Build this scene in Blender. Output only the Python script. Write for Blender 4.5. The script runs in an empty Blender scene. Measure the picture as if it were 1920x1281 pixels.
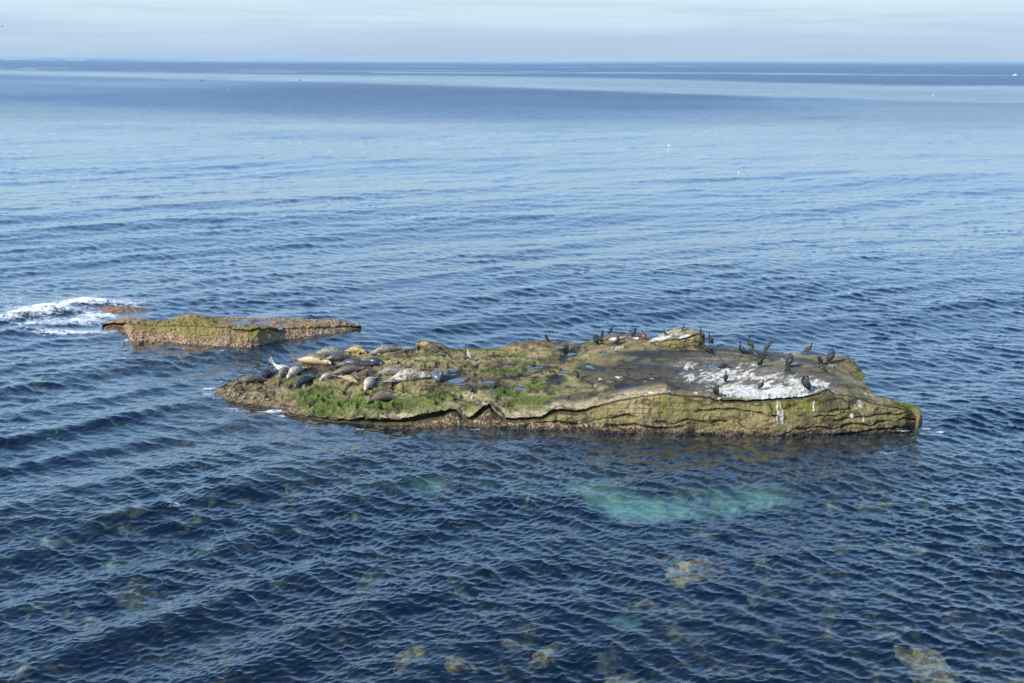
import bpy, bmesh, math, random
import numpy as np
from mathutils import Vector, Matrix
from mathutils.bvhtree import BVHTree
R = math.radians
sc = bpy.context.scene
COL = sc.collection
rng = np.random.default_rng(7)
random.seed(7)

# ------------------------------------------------------------ camera
H = 13.5                      # camera height above the water, on the bluff
F = 1867.0                    # focal length in photo pixels (35 mm on 36 mm)
PITCH = math.atan((640.5 - 107.5) / F)
ROLL = 0.0047
cp, sp = math.cos(PITCH), math.sin(PITCH)
fwd = np.array([0, cp, -sp]); r0 = np.array([1.0, 0, 0]); u0 = np.array([0, sp, cp])
right = r0 * math.cos(ROLL) + u0 * math.sin(ROLL)
up = -r0 * math.sin(ROLL) + u0 * math.cos(ROLL)
cam = bpy.data.cameras.new('camera'); co = bpy.data.objects.new('camera', cam); COL.objects.link(co)
cam.sensor_width = 36; cam.lens = 35.0; cam.clip_start = 0.5; cam.clip_end = 60000
m = Matrix.Identity(4)
for i in range(3):
    m[i][0] = right[i]; m[i][1] = up[i]; m[i][2] = -fwd[i]
m[2][3] = H
co.matrix_world = m
sc.camera = co
# ------------------------------------------------------------ light
SUN_EL = 36.0
LDIR = np.array([0.86, 0.50])                # horizontal direction the light travels
LDIR = LDIR / np.linalg.norm(LDIR)
sd = Vector((LDIR[0] * math.cos(R(SUN_EL)), LDIR[1] * math.cos(R(SUN_EL)), -math.sin(R(SUN_EL))))
sun = bpy.data.lights.new('sun', 'SUN'); so = bpy.data.objects.new('sun', sun); COL.objects.link(so)
sun.energy = 5.0; sun.angle = R(0.5); sun.color = (1.0, 0.93, 0.82)
so.rotation_euler = sd.to_track_quat('-Z', 'Y').to_euler()
w = bpy.data.worlds.new('World'); sc.world = w; w.use_nodes = True
nt = w.node_tree; nt.nodes.clear()


class NT:
    """tiny helper for wiring node trees"""
    def __init__(s, tree): s.t = tree
    def n(s, typ, **kw):
        nd = s.t.nodes.new(typ)
        for k, v in kw.items(): setattr(nd, k, v)
        return nd
    def l(s, a, b): s.t.links.new(a, b)
    def math(s, op, a, b=None, c=None, clamp=False):
        nd = s.n('ShaderNodeMath', operation=op, use_clamp=clamp)
        for i, v in enumerate((a, b, c)):
            if v is None: continue
            if isinstance(v, (int, float)): nd.inputs[i].default_value = v
            else: s.l(v, nd.inputs[i])
        return nd.outputs[0]
    def mixc(s, f, a, b, mode='MIX'):
        nd = s.n('ShaderNodeMix', data_type='RGBA', blend_type=mode)
        for i, v in ((0, f), (6, a), (7, b)):
            if isinstance(v, (int, float)): nd.inputs[i].default_value = v
            elif isinstance(v, tuple): nd.inputs[i].default_value = v if len(v) == 4 else v + (1,)
            else: s.l(v, nd.inputs[i])
        return nd.outputs[2]
    def noise(s, vec, scale, detail=3, rough=0.55, dist=0.0):
        nd = s.n('ShaderNodeTexNoise'); nd.inputs['Scale'].default_value = scale
        nd.inputs['Detail'].default_value = detail; nd.inputs['Roughness'].default_value = rough
        nd.inputs['Distortion'].default_value = dist
        if vec is not None: s.l(vec, nd.inputs['Vector'])
        return nd.outputs['Fac']
    def ramp(s, f, pts):
        nd = s.n('ShaderNodeValToRGB'); s.l(f, nd.inputs[0]); e = nd.color_ramp.elements
        while len(e) < len(pts): e.new(0.5)
        for i, (p, c) in enumerate(pts):
            e[i].position = p; e[i].color = c if len(c) == 4 else tuple(c) + (1,)
        return nd.outputs[0]
    def attr(s, name): 
        return s.n('ShaderNodeAttribute', attribute_name=name)
    def mapping(s, vec, scale=(1, 1, 1), rot=(0, 0, 0)):
        nd = s.n('ShaderNodeMapping'); s.l(vec, nd.inputs[0]); nd.inputs['Scale'].default_value = scale
        nd.inputs['Rotation'].default_value = rot
        return nd.outputs[0]


W = NT(nt)
sky = W.n('ShaderNodeTexSky', sky_type='NISHITA', sun_disc=False)
sky.sun_elevation = R(SUN_EL); sky.sun_rotation = math.atan2(-LDIR[0], -LDIR[1])
sky.air_density = 1.0; sky.dust_density = 0.6; sky.ozone_density = 2.0
tc = W.n('ShaderNodeTexCoord'); sx = W.n('ShaderNodeSeparateXYZ'); W.l(tc.outputs['Generated'], sx.inputs[0])
skyc = W.mixc(1.0, sky.outputs[0], (0.115, 0.155, 0.195), 'MULTIPLY')
# bank of pale marine haze and thin cloud low over the horizon
mp = W.mapping(tc.outputs['Generated'], (1.6, 1.6, 26))
cn = W.noise(mp, 1.7, 6, 0.55, 0.4)
mp2 = W.mapping(tc.outputs['Generated'], (3, 3, 90))
cn2 = W.noise(mp2, 1.3, 5, 0.6, 0.3)
el = W.math('ADD', sx.outputs[2], W.math('MULTIPLY', W.math('SUBTRACT', cn, 0.5), 0.05))
hz = W.ramp(W.math('MULTIPLY', el, 5.0), [(0.0, (.345, .45, .60)), (0.10, (.385, .50, .64)), (0.17, (.46, .59, .69)), (0.30, (.53, .67, .74)), (0.62, (.43, .69, .93)), (1.0, (.35, .59, .91))])
streak = W.ramp(cn2, [(0.50, (0, 0, 0)), (0.66, (1, 1, 1))])
lowm = W.ramp(W.math('MULTIPLY', sx.outputs[2], 10.0), [(0.0, (0.1,) * 3), (0.35, (0.5,) * 3), (0.8, (0.0,) * 3)])
hz2 = W.mixc(W.math('MULTIPLY', streak, lowm), hz, (.36, .45, .61))
hf = W.ramp(sx.outputs[2], [(0.15, (1,) * 3), (0.62, (.15,) * 3)])
fin = W.mixc(hf, skyc, hz2)
bg = W.n('ShaderNodeBackground'); W.l(fin, bg.inputs[0]); bg.inputs[1].default_value = 1.0
ow = W.n('ShaderNodeOutputWorld'); W.l(bg.outputs[0], ow.inputs[0])
sc.view_settings.view_transform = 'Standard'; sc.view_settings.look = 'None'
sc.view_settings.exposure = 0.38; sc.view_settings.gamma = 1.0


# ------------------------------------------------------------ maths helpers
def unproj(px, py, z):
    px = np.asarray(px, float); py = np.asarray(py, float); z = np.asarray(z, float)
    a = (px - 960) / F; b = (640.5 - py) / F
    d = fwd + a[..., None] * right + b[..., None] * up
    t = (z - H) / d[..., 2]
    p = d * t[..., None]; p[..., 2] = z
    return p


def unproj_y(px, py, y):
    a = (px - 960) / F; b = (640.5 - py) / F
    d = fwd + a[..., None] * right + b[..., None] * up
    return d * (y / d[..., 1])[..., None] + np.array([0, 0, H])


def proj(p):
    q = p - np.array([0, 0, H])
    zc = q @ fwd
    return 960 + F * (q @ right) / zc, 640.5 - F * (q @ up) / zc


def hsh(ix, iy, iz, seed):
    h = (ix.astype(np.int64) * 374761393 + iy.astype(np.int64) * 668265263 + iz.astype(np.int64) * 2147483647 + seed * 974634777) & 0xFFFFFFFF
    h = ((h ^ (h >> 13)) * 1274126177) & 0xFFFFFFFF
    h = ((h ^ (h >> 15)) * 2246822519) & 0xFFFFFFFF
    return ((h ^ (h >> 16)) & 0xFFFFFF) / float(0xFFFFFF)


def vn(x, y, z=None, seed=0):
    """smooth value noise, -1..1"""
    if z is None: z = np.zeros_like(x)
    x0 = np.floor(x); y0 = np.floor(y); z0 = np.floor(z)
    fx, fy, fz = x - x0, y - y0, z - z0
    fx = fx * fx * fx * (fx * (fx * 6 - 15) + 10); fy = fy * fy * fy * (fy * (fy * 6 - 15) + 10); fz = fz * fz * (3 - 2 * fz)
    r = 0
    for i in (0, 1):
        for j in (0, 1):
            for k in (0, 1):
                r = r + hsh(x0 + i, y0 + j, z0 + k, seed) * (fx if i else 1 - fx) * (fy if j else 1 - fy) * (fz if k else 1 - fz)
    return r * 2 - 1


def fbm(x, y, z=None, oct=4, seed=0, gain=0.5):
    a, s, t = 1.0, 0.0, 0.0
    if z is None: z = np.zeros_like(x)
    for o in range(oct):
        f = 2.03 ** o
        s = s + a * vn(x * f + 13.1 * o, y * f - 7.7 * o, z * f + 3.3 * o, seed + o); t += a; a *= gain
    return s / t


def sstep(a, b, x):
    t = np.clip((x - a) / (b - a), 0, 1)
    return t * t * (3 - 2 * t)


def make_mesh(name, V, faces_quads, smooth=True):
    me = bpy.data.meshes.new(name)
    V = np.ascontiguousarray(V, dtype=np.float32); Fq = np.ascontiguousarray(faces_quads, dtype=np.int32)
    me.vertices.add(len(V)); me.vertices.foreach_set('co', V.ravel())
    me.loops.add(Fq.size); me.loops.foreach_set('vertex_index', Fq.ravel())
    me.polygons.add(len(Fq)); k = Fq.shape[1]
    me.polygons.foreach_set('loop_start', np.arange(0, Fq.size, k, dtype=np.int32))
    me.polygons.foreach_set('loop_total', np.full(len(Fq), k, dtype=np.int32))
    me.polygons.foreach_set('use_smooth', np.full(len(Fq), smooth, dtype=bool))
    me.update(calc_edges=True)
    return me


def gridfaces(nr, nc, off=0):
    i = np.arange((nr - 1) * (nc - 1)); r = i // (nc - 1); c = i % (nc - 1)
    a = r * nc + c + off
    return np.stack([a, a + 1, a + nc + 1, a + nc], 1)


def set_col(me, name, c):
    at = me.color_attributes.new(name, 'FLOAT_COLOR', 'POINT')
    if c.shape[1] == 3: c = np.concatenate([c, np.ones((len(c), 1))], 1)
    at.data.foreach_set('color', np.ascontiguousarray(c, dtype=np.float32).ravel())


def set_f(me, name, v):
    at = me.attributes.new(name, 'FLOAT', 'POINT')
    at.data.foreach_set('value', np.ascontiguousarray(v, dtype=np.float32))


def tag(o, label=None, cat=None, group=None, kind=None):
    if label: o['label'] = label
    if cat: o['category'] = cat
    if group: o['group'] = group
    if kind: o['kind'] = kind
    return o


def link(name, me, mat=None, parent=None, loc=None):
    o = bpy.data.objects.new(name, me)
    if mat is not None:
        me.materials.clear(); me.materials.append(mat)
    COL.objects.link(o)
    if parent is not None: o.parent = parent
    if loc is not None: o.location = loc
    return o


def mat(name):
    mt = bpy.data.materials.new(name); mt.use_nodes = True; mt.node_tree.nodes.clear()
    return mt, NT(mt.node_tree)


def principled(T, base, rough=0.7, normal=None, spec=0.5):
    p = T.n('ShaderNodeBsdfPrincipled')
    for key, v in (('Base Color', base), ('Roughness', rough), ('Specular IOR Level', spec)):
        if isinstance(v, (int, float)): p.inputs[key].default_value = v
        elif isinstance(v, tuple): p.inputs[key].default_value = v + (1,) if len(v) == 3 else v
        else: T.l(v, p.inputs[key])
    if normal is not None: T.l(normal, p.inputs['Normal'])
    o = T.n('ShaderNodeOutputMaterial'); T.l(p.outputs[0], o.inputs[0])
    return p


def bump(T, h, dist, strength=1.0, normal=None):
    b = T.n('ShaderNodeBump'); T.l(h, b.inputs['Height']); b.inputs['Distance'].default_value = dist
    b.inputs['Strength'].default_value = strength
    if normal is not None: T.l(normal, b.inputs['Normal'])
    return b.outputs[0]


# ------------------------------------------------------------ sea surface
def fft_tile(N, L, lmin, lmax, wdir, spread, rms, seed, chop=0.8):
    g = np.random.default_rng(seed)
    k1 = np.fft.fftfreq(N, L / N) * 2 * np.pi
    kx, ky = np.meshgrid(k1, k1, indexing='xy'); k = np.hypot(kx, ky); k[0, 0] = 1
    lam = 2 * np.pi / k
    band = sstep(lmin * 0.7, lmin * 1.1, lam) * (1 - sstep(lmax * 0.9, lmax * 1.3, lam))
    c = (kx * math.cos(wdir) + ky * math.sin(wdir)) / k
    dirw = np.abs(c) ** spread + 0.02
    amp = k ** -2.0 * band * dirw; amp[0, 0] = 0
    ph = (g.normal(size=(N, N)) + 1j * g.normal(size=(N, N))) * amp
    h = np.fft.ifft2(ph).real; s = rms / h.std()
    dx = np.fft.ifft2(1j * kx / k * ph).real * s * chop
    dy = np.fft.ifft2(1j * ky / k * ph).real * s * chop
    return np.stack([dx, dy, h * s], -1).astype(np.float32), L, N


def sample(tile, x, y, rot=0.0):
    T_, L, N = tile
    c, s = math.cos(rot), math.sin(rot)
    u = ((x * c + y * s) / L % 1.0) * N; v = ((-x * s + y * c) / L % 1.0) * N
    i = np.floor(u).astype(int); j = np.floor(v).astype(int); fu = (u - i)[..., None]; fv = (v - j)[..., None]
    i %= N; j %= N; i1 = (i + 1) % N; j1 = (j + 1) % N
    q = (T_[j, i] * (1 - fu) + T_[j, i1] * fu) * (1 - fv) + (T_[j1, i] * (1 - fu) + T_[j1, i1] * fu) * fv
    return np.stack([q[..., 0] * c - q[..., 1] * s, q[..., 0] * s + q[..., 1] * c, q[..., 2]], -1)


SW = math.atan2(-0.90, 0.45)
tiles = [  # tile, fade distance
    (fft_tile(1024, 21.0, 0.10, 0.28, R(95), 1.4, 0.0062, 1, 1.3), 0.22, 0.3),
    (fft_tile(1024, 37.0, 0.26, 0.95, R(84), 2.0, 0.0155, 2, 1.7), 0.62, -0.4),
    (fft_tile(1024, 97.0, 1.0, 3.2, R(100), 2.0, 0.0210, 3, 1.2), 2.1, 0.2),
    (fft_tile(1024, 331.0, 4.0, 12.0, R(118), 8.0, 0.045, 4, 0.8), 7.0, 0.0),
    (fft_tile(512, 1700.0, 20.0, 70.0, R(100), 8.0, 0.12, 5, 0.6), 45.0, 0.0),
]


def bumpf(x, y, cx, cy, rx, ry, rot=0):
    c, s = math.cos(rot), math.sin(rot)
    u = ((x - cx) * c + (y - cy) * s) / rx; v = (-(x - cx) * s + (y - cy) * c) / ry
    return np.exp(-(u * u + v * v))


def P(px, py, z=0.0):
    return unproj(np.array(float(px)), np.array(float(py)), z)


def sea_surface(x, y, spacing):
    d = np.zeros(x.shape + (3,), np.float32)
    wp = fbm(x / 60, y / 25, oct=3, seed=40); wp2 = fbm(x / 7 + 3, y / 5, oct=4, seed=47)
    for (tile, lam, rot) in tiles:
        f = sstep(0.10, 0.45, lam / np.maximum(spacing, 1e-3))
        if lam > 2: f = np.maximum(f, .85)
        elif lam > .5: f = np.maximum(f, .55)
        gain = np.clip(1 + 0.45 * wp + .55 * wp2, .35, 1.9) if lam < 3 else 1.0
        d += sample(tile, x, y, rot) * (f * gain)[..., None]
    dist = np.hypot(x, y)
    # long shoaling swell lines that run in diagonally at the left foreground
    kd = np.array([-0.64, 0.768]); s_ = x * kd[0] + y * kd[1]; t_ = x * kd[1] - y * kd[0]
    ph = s_ / 3.1 * 2 * np.pi + 2.0 * fbm(x / 8, y / 8, oct=2, seed=41) + 0.5
    env = (0.32 + 0.8 * sstep(-0.5, 0.6, fbm(s_ / 14, t_ / 22, oct=2, seed=42))) * np.exp(-np.maximum(dist - 30, 0) / 14) * sstep(5, -8, x - (y - 24) * 0.2)
    d[..., 2] += 0.135 * env * (np.exp(np.sin(ph) * 1.1) - 1.2)
    return d


def foam_and_swash(x, y):
    """breaking water west of the low reef + wash lines; returns height and foam mask"""
    n1 = fbm(x / 1.4, y / 1.1, oct=5, seed=50, gain=0.6); n2 = fbm(x / 0.35, y / 0.3, oct=4, seed=51, gain=0.7)
    h = 0 * x; f = 0 * x
    for px, py, rx, ry, hh, ff in ((95, 582, 2.0, .7, .30, 1.15), (50, 590, 1.6, .8, .22, 1.05), (165, 570, 1.9, .9, .30, 1.1), (225, 572, 1.5, .7, .14, .8), (15, 597, 1.2, .9, .22, .75),
                                   (130, 600, 2.2, 1.1, .04, .75), (185, 590, 1.6, .9, .03, .72), (100, 620, 2.5, .55, .02, .62), (150, 622, 2.4, .28, .02, .85), (250, 577, 1.6, .4, .04, .7), (60, 605, 1.6, .8, .05, .7)):
        c = P(px, py); g = bumpf(x, y, c[0], c[1], rx, ry)
        h += hh * g * (1 + 0.9 * n1); f = np.maximum(f, ff * g)
    fm = np.clip((f + 0.35 * n1) * (f > 0.03), 0, 1.3)
    # thin wash where water laps the rocks
    for px, py, rx, ry, a in ((510, 772, .7, .16, .95), (535, 779, .55, .14, 1.0), (490, 767, .5, .12, .7), (392, 731, .35, .2, .9), (200, 619, .9, .12, .9), (340, 652, 1.2, .1, .6), (420, 659, .9, .1, .62), (237, 636, .3, .3, .7),
                              (1735, 806, .35, .3, .62), (1765, 812, .9, .12, .6), (1668, 855, .5, .12, .55), (740, 800, .6, .07, .62), (330, 955, .35, .05, .8), (1590, 814, .8, .06, .6), (435, 766, .5, .08, .75), (455, 770, .8, .10, .6), (600, 796, .7, .05, .55), (700, 804, .9, .05, .5), (880, 806, .8, .04, .5), (1100, 812, .9, .04, .5), (1300, 819, .8, .04, .5), (1480, 822, .9, .05, .55), (1690, 812, .5, .06, .7), (1725, 803, .3, .12, .8), (390, 742, .4, .25, .6), (620, 634, .6, .06, .6), (280, 647, .8, .06, .6)):
        c = P(px, py); g = bumpf(x, y, c[0], c[1], rx, ry, 0.0) * a
        fm = np.maximum(fm, g * .95)
    return h, fm


def sea_mask_wind(x, y):
    """0 = slick, glassy; 1 = ruffled by wind"""
    d = np.hypot(x, y)
    X, Y = proj(np.stack([x, y, 0 * x], -1))
    wv = 0.55 + 0.0 * x
    lx = x / np.maximum(d, 1) * 4
    ld = np.log(np.maximum(d, 1))
    n = fbm(lx * 1.0, ld * 9, oct=4, seed=60)
    return n


def build_sea():
    nc, nr = 1250, 1150
    # fan of rows: fine near the bluff, coarser out to the horizon
    e = np.concatenate([np.linspace(math.atan(H / 12.0), math.atan(H / 2500.0), nr - 16), np.arctan(H / np.geomspace(2700, 45000, 16))])
    d = H / np.tan(e)
    th = np.linspace(R(-38), R(38), nc)
    D, TH = np.meshgrid(d, th, indexing='ij')
    x = D * np.tan(TH); y = D.copy()
    row_sp = np.abs(np.gradient(d))[:, None] * np.ones_like(x); col_sp = D * (th[1] - th[0])
    sp_ = np.maximum(row_sp * 0.8, col_sp)
    disp = sea_surface(x, y, sp_)
    calm = 1 - 0.8 * np.clip(bumpf(x, y, *P(1600, 700)[:2], 1, 1), 0, 1)
    fh, fm = foam_and_swash(x, y)
    V = np.stack([x + disp[..., 0], y + disp[..., 1], disp[..., 2] + fh], -1)
    far = sstep(300, 2500, D); V[..., 2] *= (1 - 0.7 * far)
    V[-17:, :, 2] = 0
    me = make_mesh('sea', V.reshape(-1, 3), gridfaces(nr, nc))
    set_f(me, 'foam', fm.ravel())
    # ruffled and slick patches of water, as bands across the far sea
    Dl = D.ravel(); X = x.ravel(); Y = y.ravel()
    s = X / Y                                    # bearing
    py = 107.5 + F * H / Y * 1.0                  # how far below the skyline the patch lies
    wob = 5.0 * fbm(s * 3, py / 30, oct=3, seed=61)
    q = py - 107.5 - 0.0 * s + wob
    wind = 0.40 + 0.16 * fbm(s * 5, q / 7, oct=5, seed=62, gain=.65) + 0 * q
    band = lambda a, b, e1=2.0, e2=2.0: sstep(a - e1, a + e1, q) * (1 - sstep(b - e2, b + e2, q))
    wind = wind + 0.40 * band(9, 36 + s * 18, 5, 2) - 0.24 * band(33 + s * 18, 54 + s * 44, 1.5, 2)
    wind = wind - 0.5 * sstep(0.15, 0.45, fbm(s * 1.3, q / 1.6, oct=3, seed=63)) * band(0, 36, 1, 3)
    wind = wind + 0.32 * sstep(.40, .12, s) * band(56 + s * 40, 108 + 14 * fbm(s * 4, q / 200, oct=3, seed=65), 3, 14) * sstep(-0.75, 0.1, fbm(s * 2.2 + 4, q / 26, oct=3, seed=64) + 0.35 - 1.3 * np.abs(s - 0.02))
    wind = wind - 0.18 * band(112, 300, 12, 80)
    set_f(me, 'wind', np.clip(wind, 0, 1))
    set_f(me, 'lod', np.clip(sstep(30, 400, Dl), 0, 1))
    mt, T = mat('sea_water')
    tcn = T.n('ShaderNodeNewGeometry')
    pos = tcn.outputs['Position']
    wd = T.attr('wind').outputs['Fac']; lod = T.attr('lod').outputs['Fac']; fo = T.attr('foam').outputs['Fac']
    m1 = T.mapping(pos, (0.8, 1.5, 1.0), (0, 0, R(8)))
    n1 = T.noise(m1, 4.5, 2, 0.5, 0.3)
    n2 = T.noise(m1, 0.9, 5, 0.55, 0.3)
    ws = T.math('ADD', T.math('MULTIPLY', wd, 1.5), 0.25)
    b1 = T.n('ShaderNodeBump'); T.l(n1, b1.inputs['Height']); b1.inputs['Distance'].default_value = 0.016; b1.inputs['Strength'].default_value = 0.8
    b2 = T.n('ShaderNodeBump'); T.l(n2, b2.inputs['Height']); T.l(b1.outputs[0], b2.inputs['Normal'])
    T.l(T.math('MULTIPLY', ws, T.math('ADD', 0.03, T.math('MULTIPLY', lod, 0.42))), b2.inputs['Distance']); b2.inputs['Strength'].default_value = 1.0
    nrm = b2.outputs[0]
    dt = T.n('ShaderNodeVectorMath', operation='DOT_PRODUCT'); T.l(nrm, dt.inputs[0]); T.l(tcn.outputs['Incoming'], dt.inputs[1])
    cosv = T.math('ABSOLUTE', dt.outputs['Value'])
    one = T.math('SUBTRACT', 1.0, cosv, clamp=True)
    fr = T.math('MULTIPLY', T.math('ADD', 0.016, T.math('MULTIPLY', T.math('POWER', one, 3.1), 0.98), clamp=True), T.math('SUBTRACT', 1.0, T.math('MULTIPLY', T.math('MULTIPLY', wd, lod), .22)))
    gl = T.n('ShaderNodeBsdfGlossy'); T.l(nrm, gl.inputs['Normal']); T.l(T.mixc(T.math('MULTIPLY', T.math('MULTIPLY', wd, lod), .9, clamp=True), (1, 1, 1), (.56, .73, .85)), gl.inputs['Color'])  # sky reflection tinted darker and bluer by colour on ruffled far water
    T.l(T.math('ADD', 0.03, T.math('MULTIPLY', T.math('MULTIPLY', T.math('POWER', wd, 1.4), lod), 0.62)), gl.inputs['Roughness'])
    tr = T.n('ShaderNodeBsdfTransparent'); tr.inputs[0].default_value = (0.93, 0.97, 1.0, 1)
    df = T.n('ShaderNodeBsdfDiffuse'); df.inputs[0].default_value = (0.0010, 0.014, 0.046, 1)
    body = T.n('ShaderNodeMixShader'); T.l(tr.outputs[0], body.inputs[1]); T.l(df.outputs[0], body.inputs[2])
    T.l(T.math('ADD', 0.30, T.math('MULTIPLY', lod, 2.2), clamp=True), body.inputs[0])
    surf = T.n('ShaderNodeMixShader'); T.l(fr, surf.inputs[0]); T.l(body.outputs[0], surf.inputs[1]); T.l(gl.outputs[0], surf.inputs[2])
    fd = T.n('ShaderNodeBsdfDiffuse'); fd.inputs[0].default_value = (0.80, 0.83, 0.86, 1)
    fn = T.noise(T.mapping(pos, (1, 1.5, 1)), 2.6, 9, .74, 1.2)
    fo = T.math('MULTIPLY', T.ramp(T.math('ADD', T.math('MULTIPLY', fo, .72), T.math('MULTIPLY', T.math('SUBTRACT', fn, .5), 2.3)), [(.30, (0,) * 3), (.50, (.45,) * 3), (.85, (1,) * 3)]), T.math('GREATER_THAN', fo, 0.04))
    fin_ = T.n('ShaderNodeMixShader'); T.l(fo, fin_.inputs[0]); T.l(surf.outputs[0], fin_.inputs[1]); T.l(fd.outputs[0], fin_.inputs[2])
    va = T.n('ShaderNodeVolumeAbsorption'); va.inputs['Color'].default_value = (0.45, 0.75, 0.75, 1); va.inputs['Density'].default_value = 0.26
    o = T.n('ShaderNodeOutputMaterial'); T.l(fin_.outputs[0], o.inputs[0]); T.l(va.outputs[0], o.inputs[1])
    ob = link('sea', me, mt)
    tag(ob, kind='structure')
    return ob


sea = build_sea()


# ------------------------------------------------------------ rocks
def tab(rows, x):
    a = np.array(rows, float)
    return [np.interp(x, a[:, 0], a[:, i]) for i in range(1, a.shape[1])]


def loft_rock(x0, x1, nc, B, E, Wt, nrows, wz=0.0, toe=0.55, behind=1.2):
    """B: px,py,z  E: px,py,lean,recess,gap  Wt: px,py -> grid of points and a zone id (0 back,1 top,2 recess,3 wall,4 below)"""
    px = np.linspace(x0, x1, nc)
    jit = 1.1 * fbm(px / 11, px * 0, oct=3, seed=70)
    bpy_, bz = tab(B, px); epy, lean, rec, gap = tab(E, px); wpy, = tab(Wt, px)
    def gsm(v, s=45.0):
        dpx = px[1] - px[0]; k = int(3 * s / dpx); kk = np.exp(-0.5 * (np.arange(-k, k + 1) * dpx / s) ** 2); kk /= kk.sum()
        return np.convolve(np.pad(v, k, mode='edge'), kk, 'valid')
    bsm = np.maximum(gsm(bpy_, 12), bpy_); esm = gsm(epy); bzs = gsm(bz, 20)
    bpy_ = bpy_ + jit; epy = epy + 1.6 * fbm(px / 7, px * 0 + 5, oct=4, seed=71)
    wzv = np.interp(px, [a for a, b in wz], [b for a, b in wz]) if not np.isscalar(wz) else px * 0 + wz
    Bp = unproj(px, bpy_, bz); Wp = unproj(px, wpy, wzv)
    Ep = unproj_y(px, epy, Wp[:, 1] + lean)
    Ep[:, 2] = np.maximum(Ep[:, 2], wzv + 0.02)
    ezs = gsm(Ep[:, 2], 25)
    rows, zone, tt = [], [], []
    nb, ntp, nre, nw, nu = nrows
    low = Bp + np.array([0, behind, 0]); low[:, 2] = -1.6 if np.isscalar(wz) else Wp[:, 2] - 0.5
    for i in range(nb):
        t = i / nb; q = low * (1 - t) + Bp * t; q[:, 1] = low[:, 1] * (1 - t ** 2) + Bp[:, 1] * t ** 2
        rows.append(q); zone.append(0); tt.append(t)
    for i in range(ntp):
        t = i / (ntp - 1)
        kb = (1 - t) ** 9; ke = t ** 7
        bb = bpy_ * kb + bsm * (1 - kb); ee = epy * ke + esm * (1 - ke)
        bzz = Bp[:, 2] * kb + bzs * (1 - kb); ezz = Ep[:, 2] * ke + ezs * (1 - ke)
        rows.append(unproj(px, bb * (1 - t) + ee * t, bzz * (1 - t) + ezz * t)); zone.append(1); tt.append(t)
    back = Ep + np.stack([0 * rec, rec, -0.35 * gap], -1)
    lip = Ep + np.stack([0 * rec, -0.04 + 0 * rec, -gap], -1)
    lip[:, 2] = np.minimum(np.maximum(lip[:, 2], wzv + 0.01), Ep[:, 2] - 0.01)
    back[:, 2] = np.clip(back[:, 2], lip[:, 2], Ep[:, 2])
    for i in range(1, nre + 1):
        t = i / nre
        q = Ep * (1 - t) + back * t; q[:, 2] = Ep[:, 2] * (1 - t) + back[:, 2] * t; rows.append(q); zone.append(2); tt.append(t)
    for i in range(1, nre + 1):
        t = i / nre; rows.append(back * (1 - t) + lip * t); zone.append(2); tt.append(1 - t)
    for i in range(1, nw + 1):
        t = i / nw; q = lip * (1 - t) + Wp * t
        q[:, 1] -= 0.10 * np.sin(t * math.pi) * np.clip(lip[:, 2] - wzv, 0, 1)
        rows.append(q); zone.append(3); tt.append(t)
    bot = Wp + np.array([0, -toe, 0]); bot[:, 2] = -2.6 if np.isscalar(wz) else Wp[:, 2] - 0.4
    if not np.isscalar(wz): bot = Wp + np.array([0, 0.1, -0.4])
    for i in range(1, nu + 1):
        t = i / nu; rows.append(Wp * (1 - t) + bot * t); zone.append(4); tt.append(t)
    G = np.stack(rows, 0)
    zone = np.repeat(np.array(zone)[:, None], nc, 1); tt = np.repeat(np.array(tt)[:, None], nc, 1)
    return G, zone, tt, np.repeat(px[None], G.shape[0], 0)


def pinch(G, px, x0, x1, wdt=6.0, zlow=-0.6):
    """close both ends of a loft by plunging them under water"""
    k = np.clip(np.minimum((px - x0) / wdt, (x1 - px) / (1.6)), 0, 1); sc_ = np.sqrt(1 - (1 - k) ** 2)
    cy_ = G[..., 1].mean(0, keepdims=True); cz = np.clip(zlow, -5, 5)
    G[..., 1] = cy_ + (G[..., 1] - cy_) * sc_; G[..., 2] = cz + (G[..., 2] - cz) * sc_
    return G


def smooth_z(G, n=2):
    return G


Bm = [(400, 738, .05), (408, 727, .22), (425, 718, .34), (440, 714, .4), (480, 707, .42), (520, 696, .46), (545, 690, .5), (575, 676, .56), (600, 669, .62), (640, 661, .75), (690, 658, .86), (750, 658, .95), (776, 653, 1.02), (783, 642, 1.25), (793, 639, 1.32), (806, 641, 1.3), (816, 643, 1.25), (828, 645, 1.2), (842, 654, 1.02),
      (900, 656, 1.05), (950, 650, 1.2), (985, 641, 1.38), (1010, 638, 1.45), (1045, 642, 1.38), (1065, 646, 1.3), (1085, 645, 1.3), (1110, 638, 1.45), (1150, 629, 1.68), (1190, 627, 1.75), (1215, 633, 1.75), (1240, 636, 1.8), (1320, 645, 1.82), (1335, 649, 1.8), (1400, 655, 1.85), (1440, 659, 1.85), (1500, 662, 1.85), (1540, 667, 1.8),
      (1592, 671, 1.7), (1600, 679, 1.62), (1612, 690, 1.5), (1621, 703, 1.36), (1622, 716, 1.3), (1632, 730, 1.22), (1642, 743, 1.12), (1680, 752, 1.0), (1712, 759, .95), (1722, 766, .9), (1730, 774, .8)]
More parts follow.
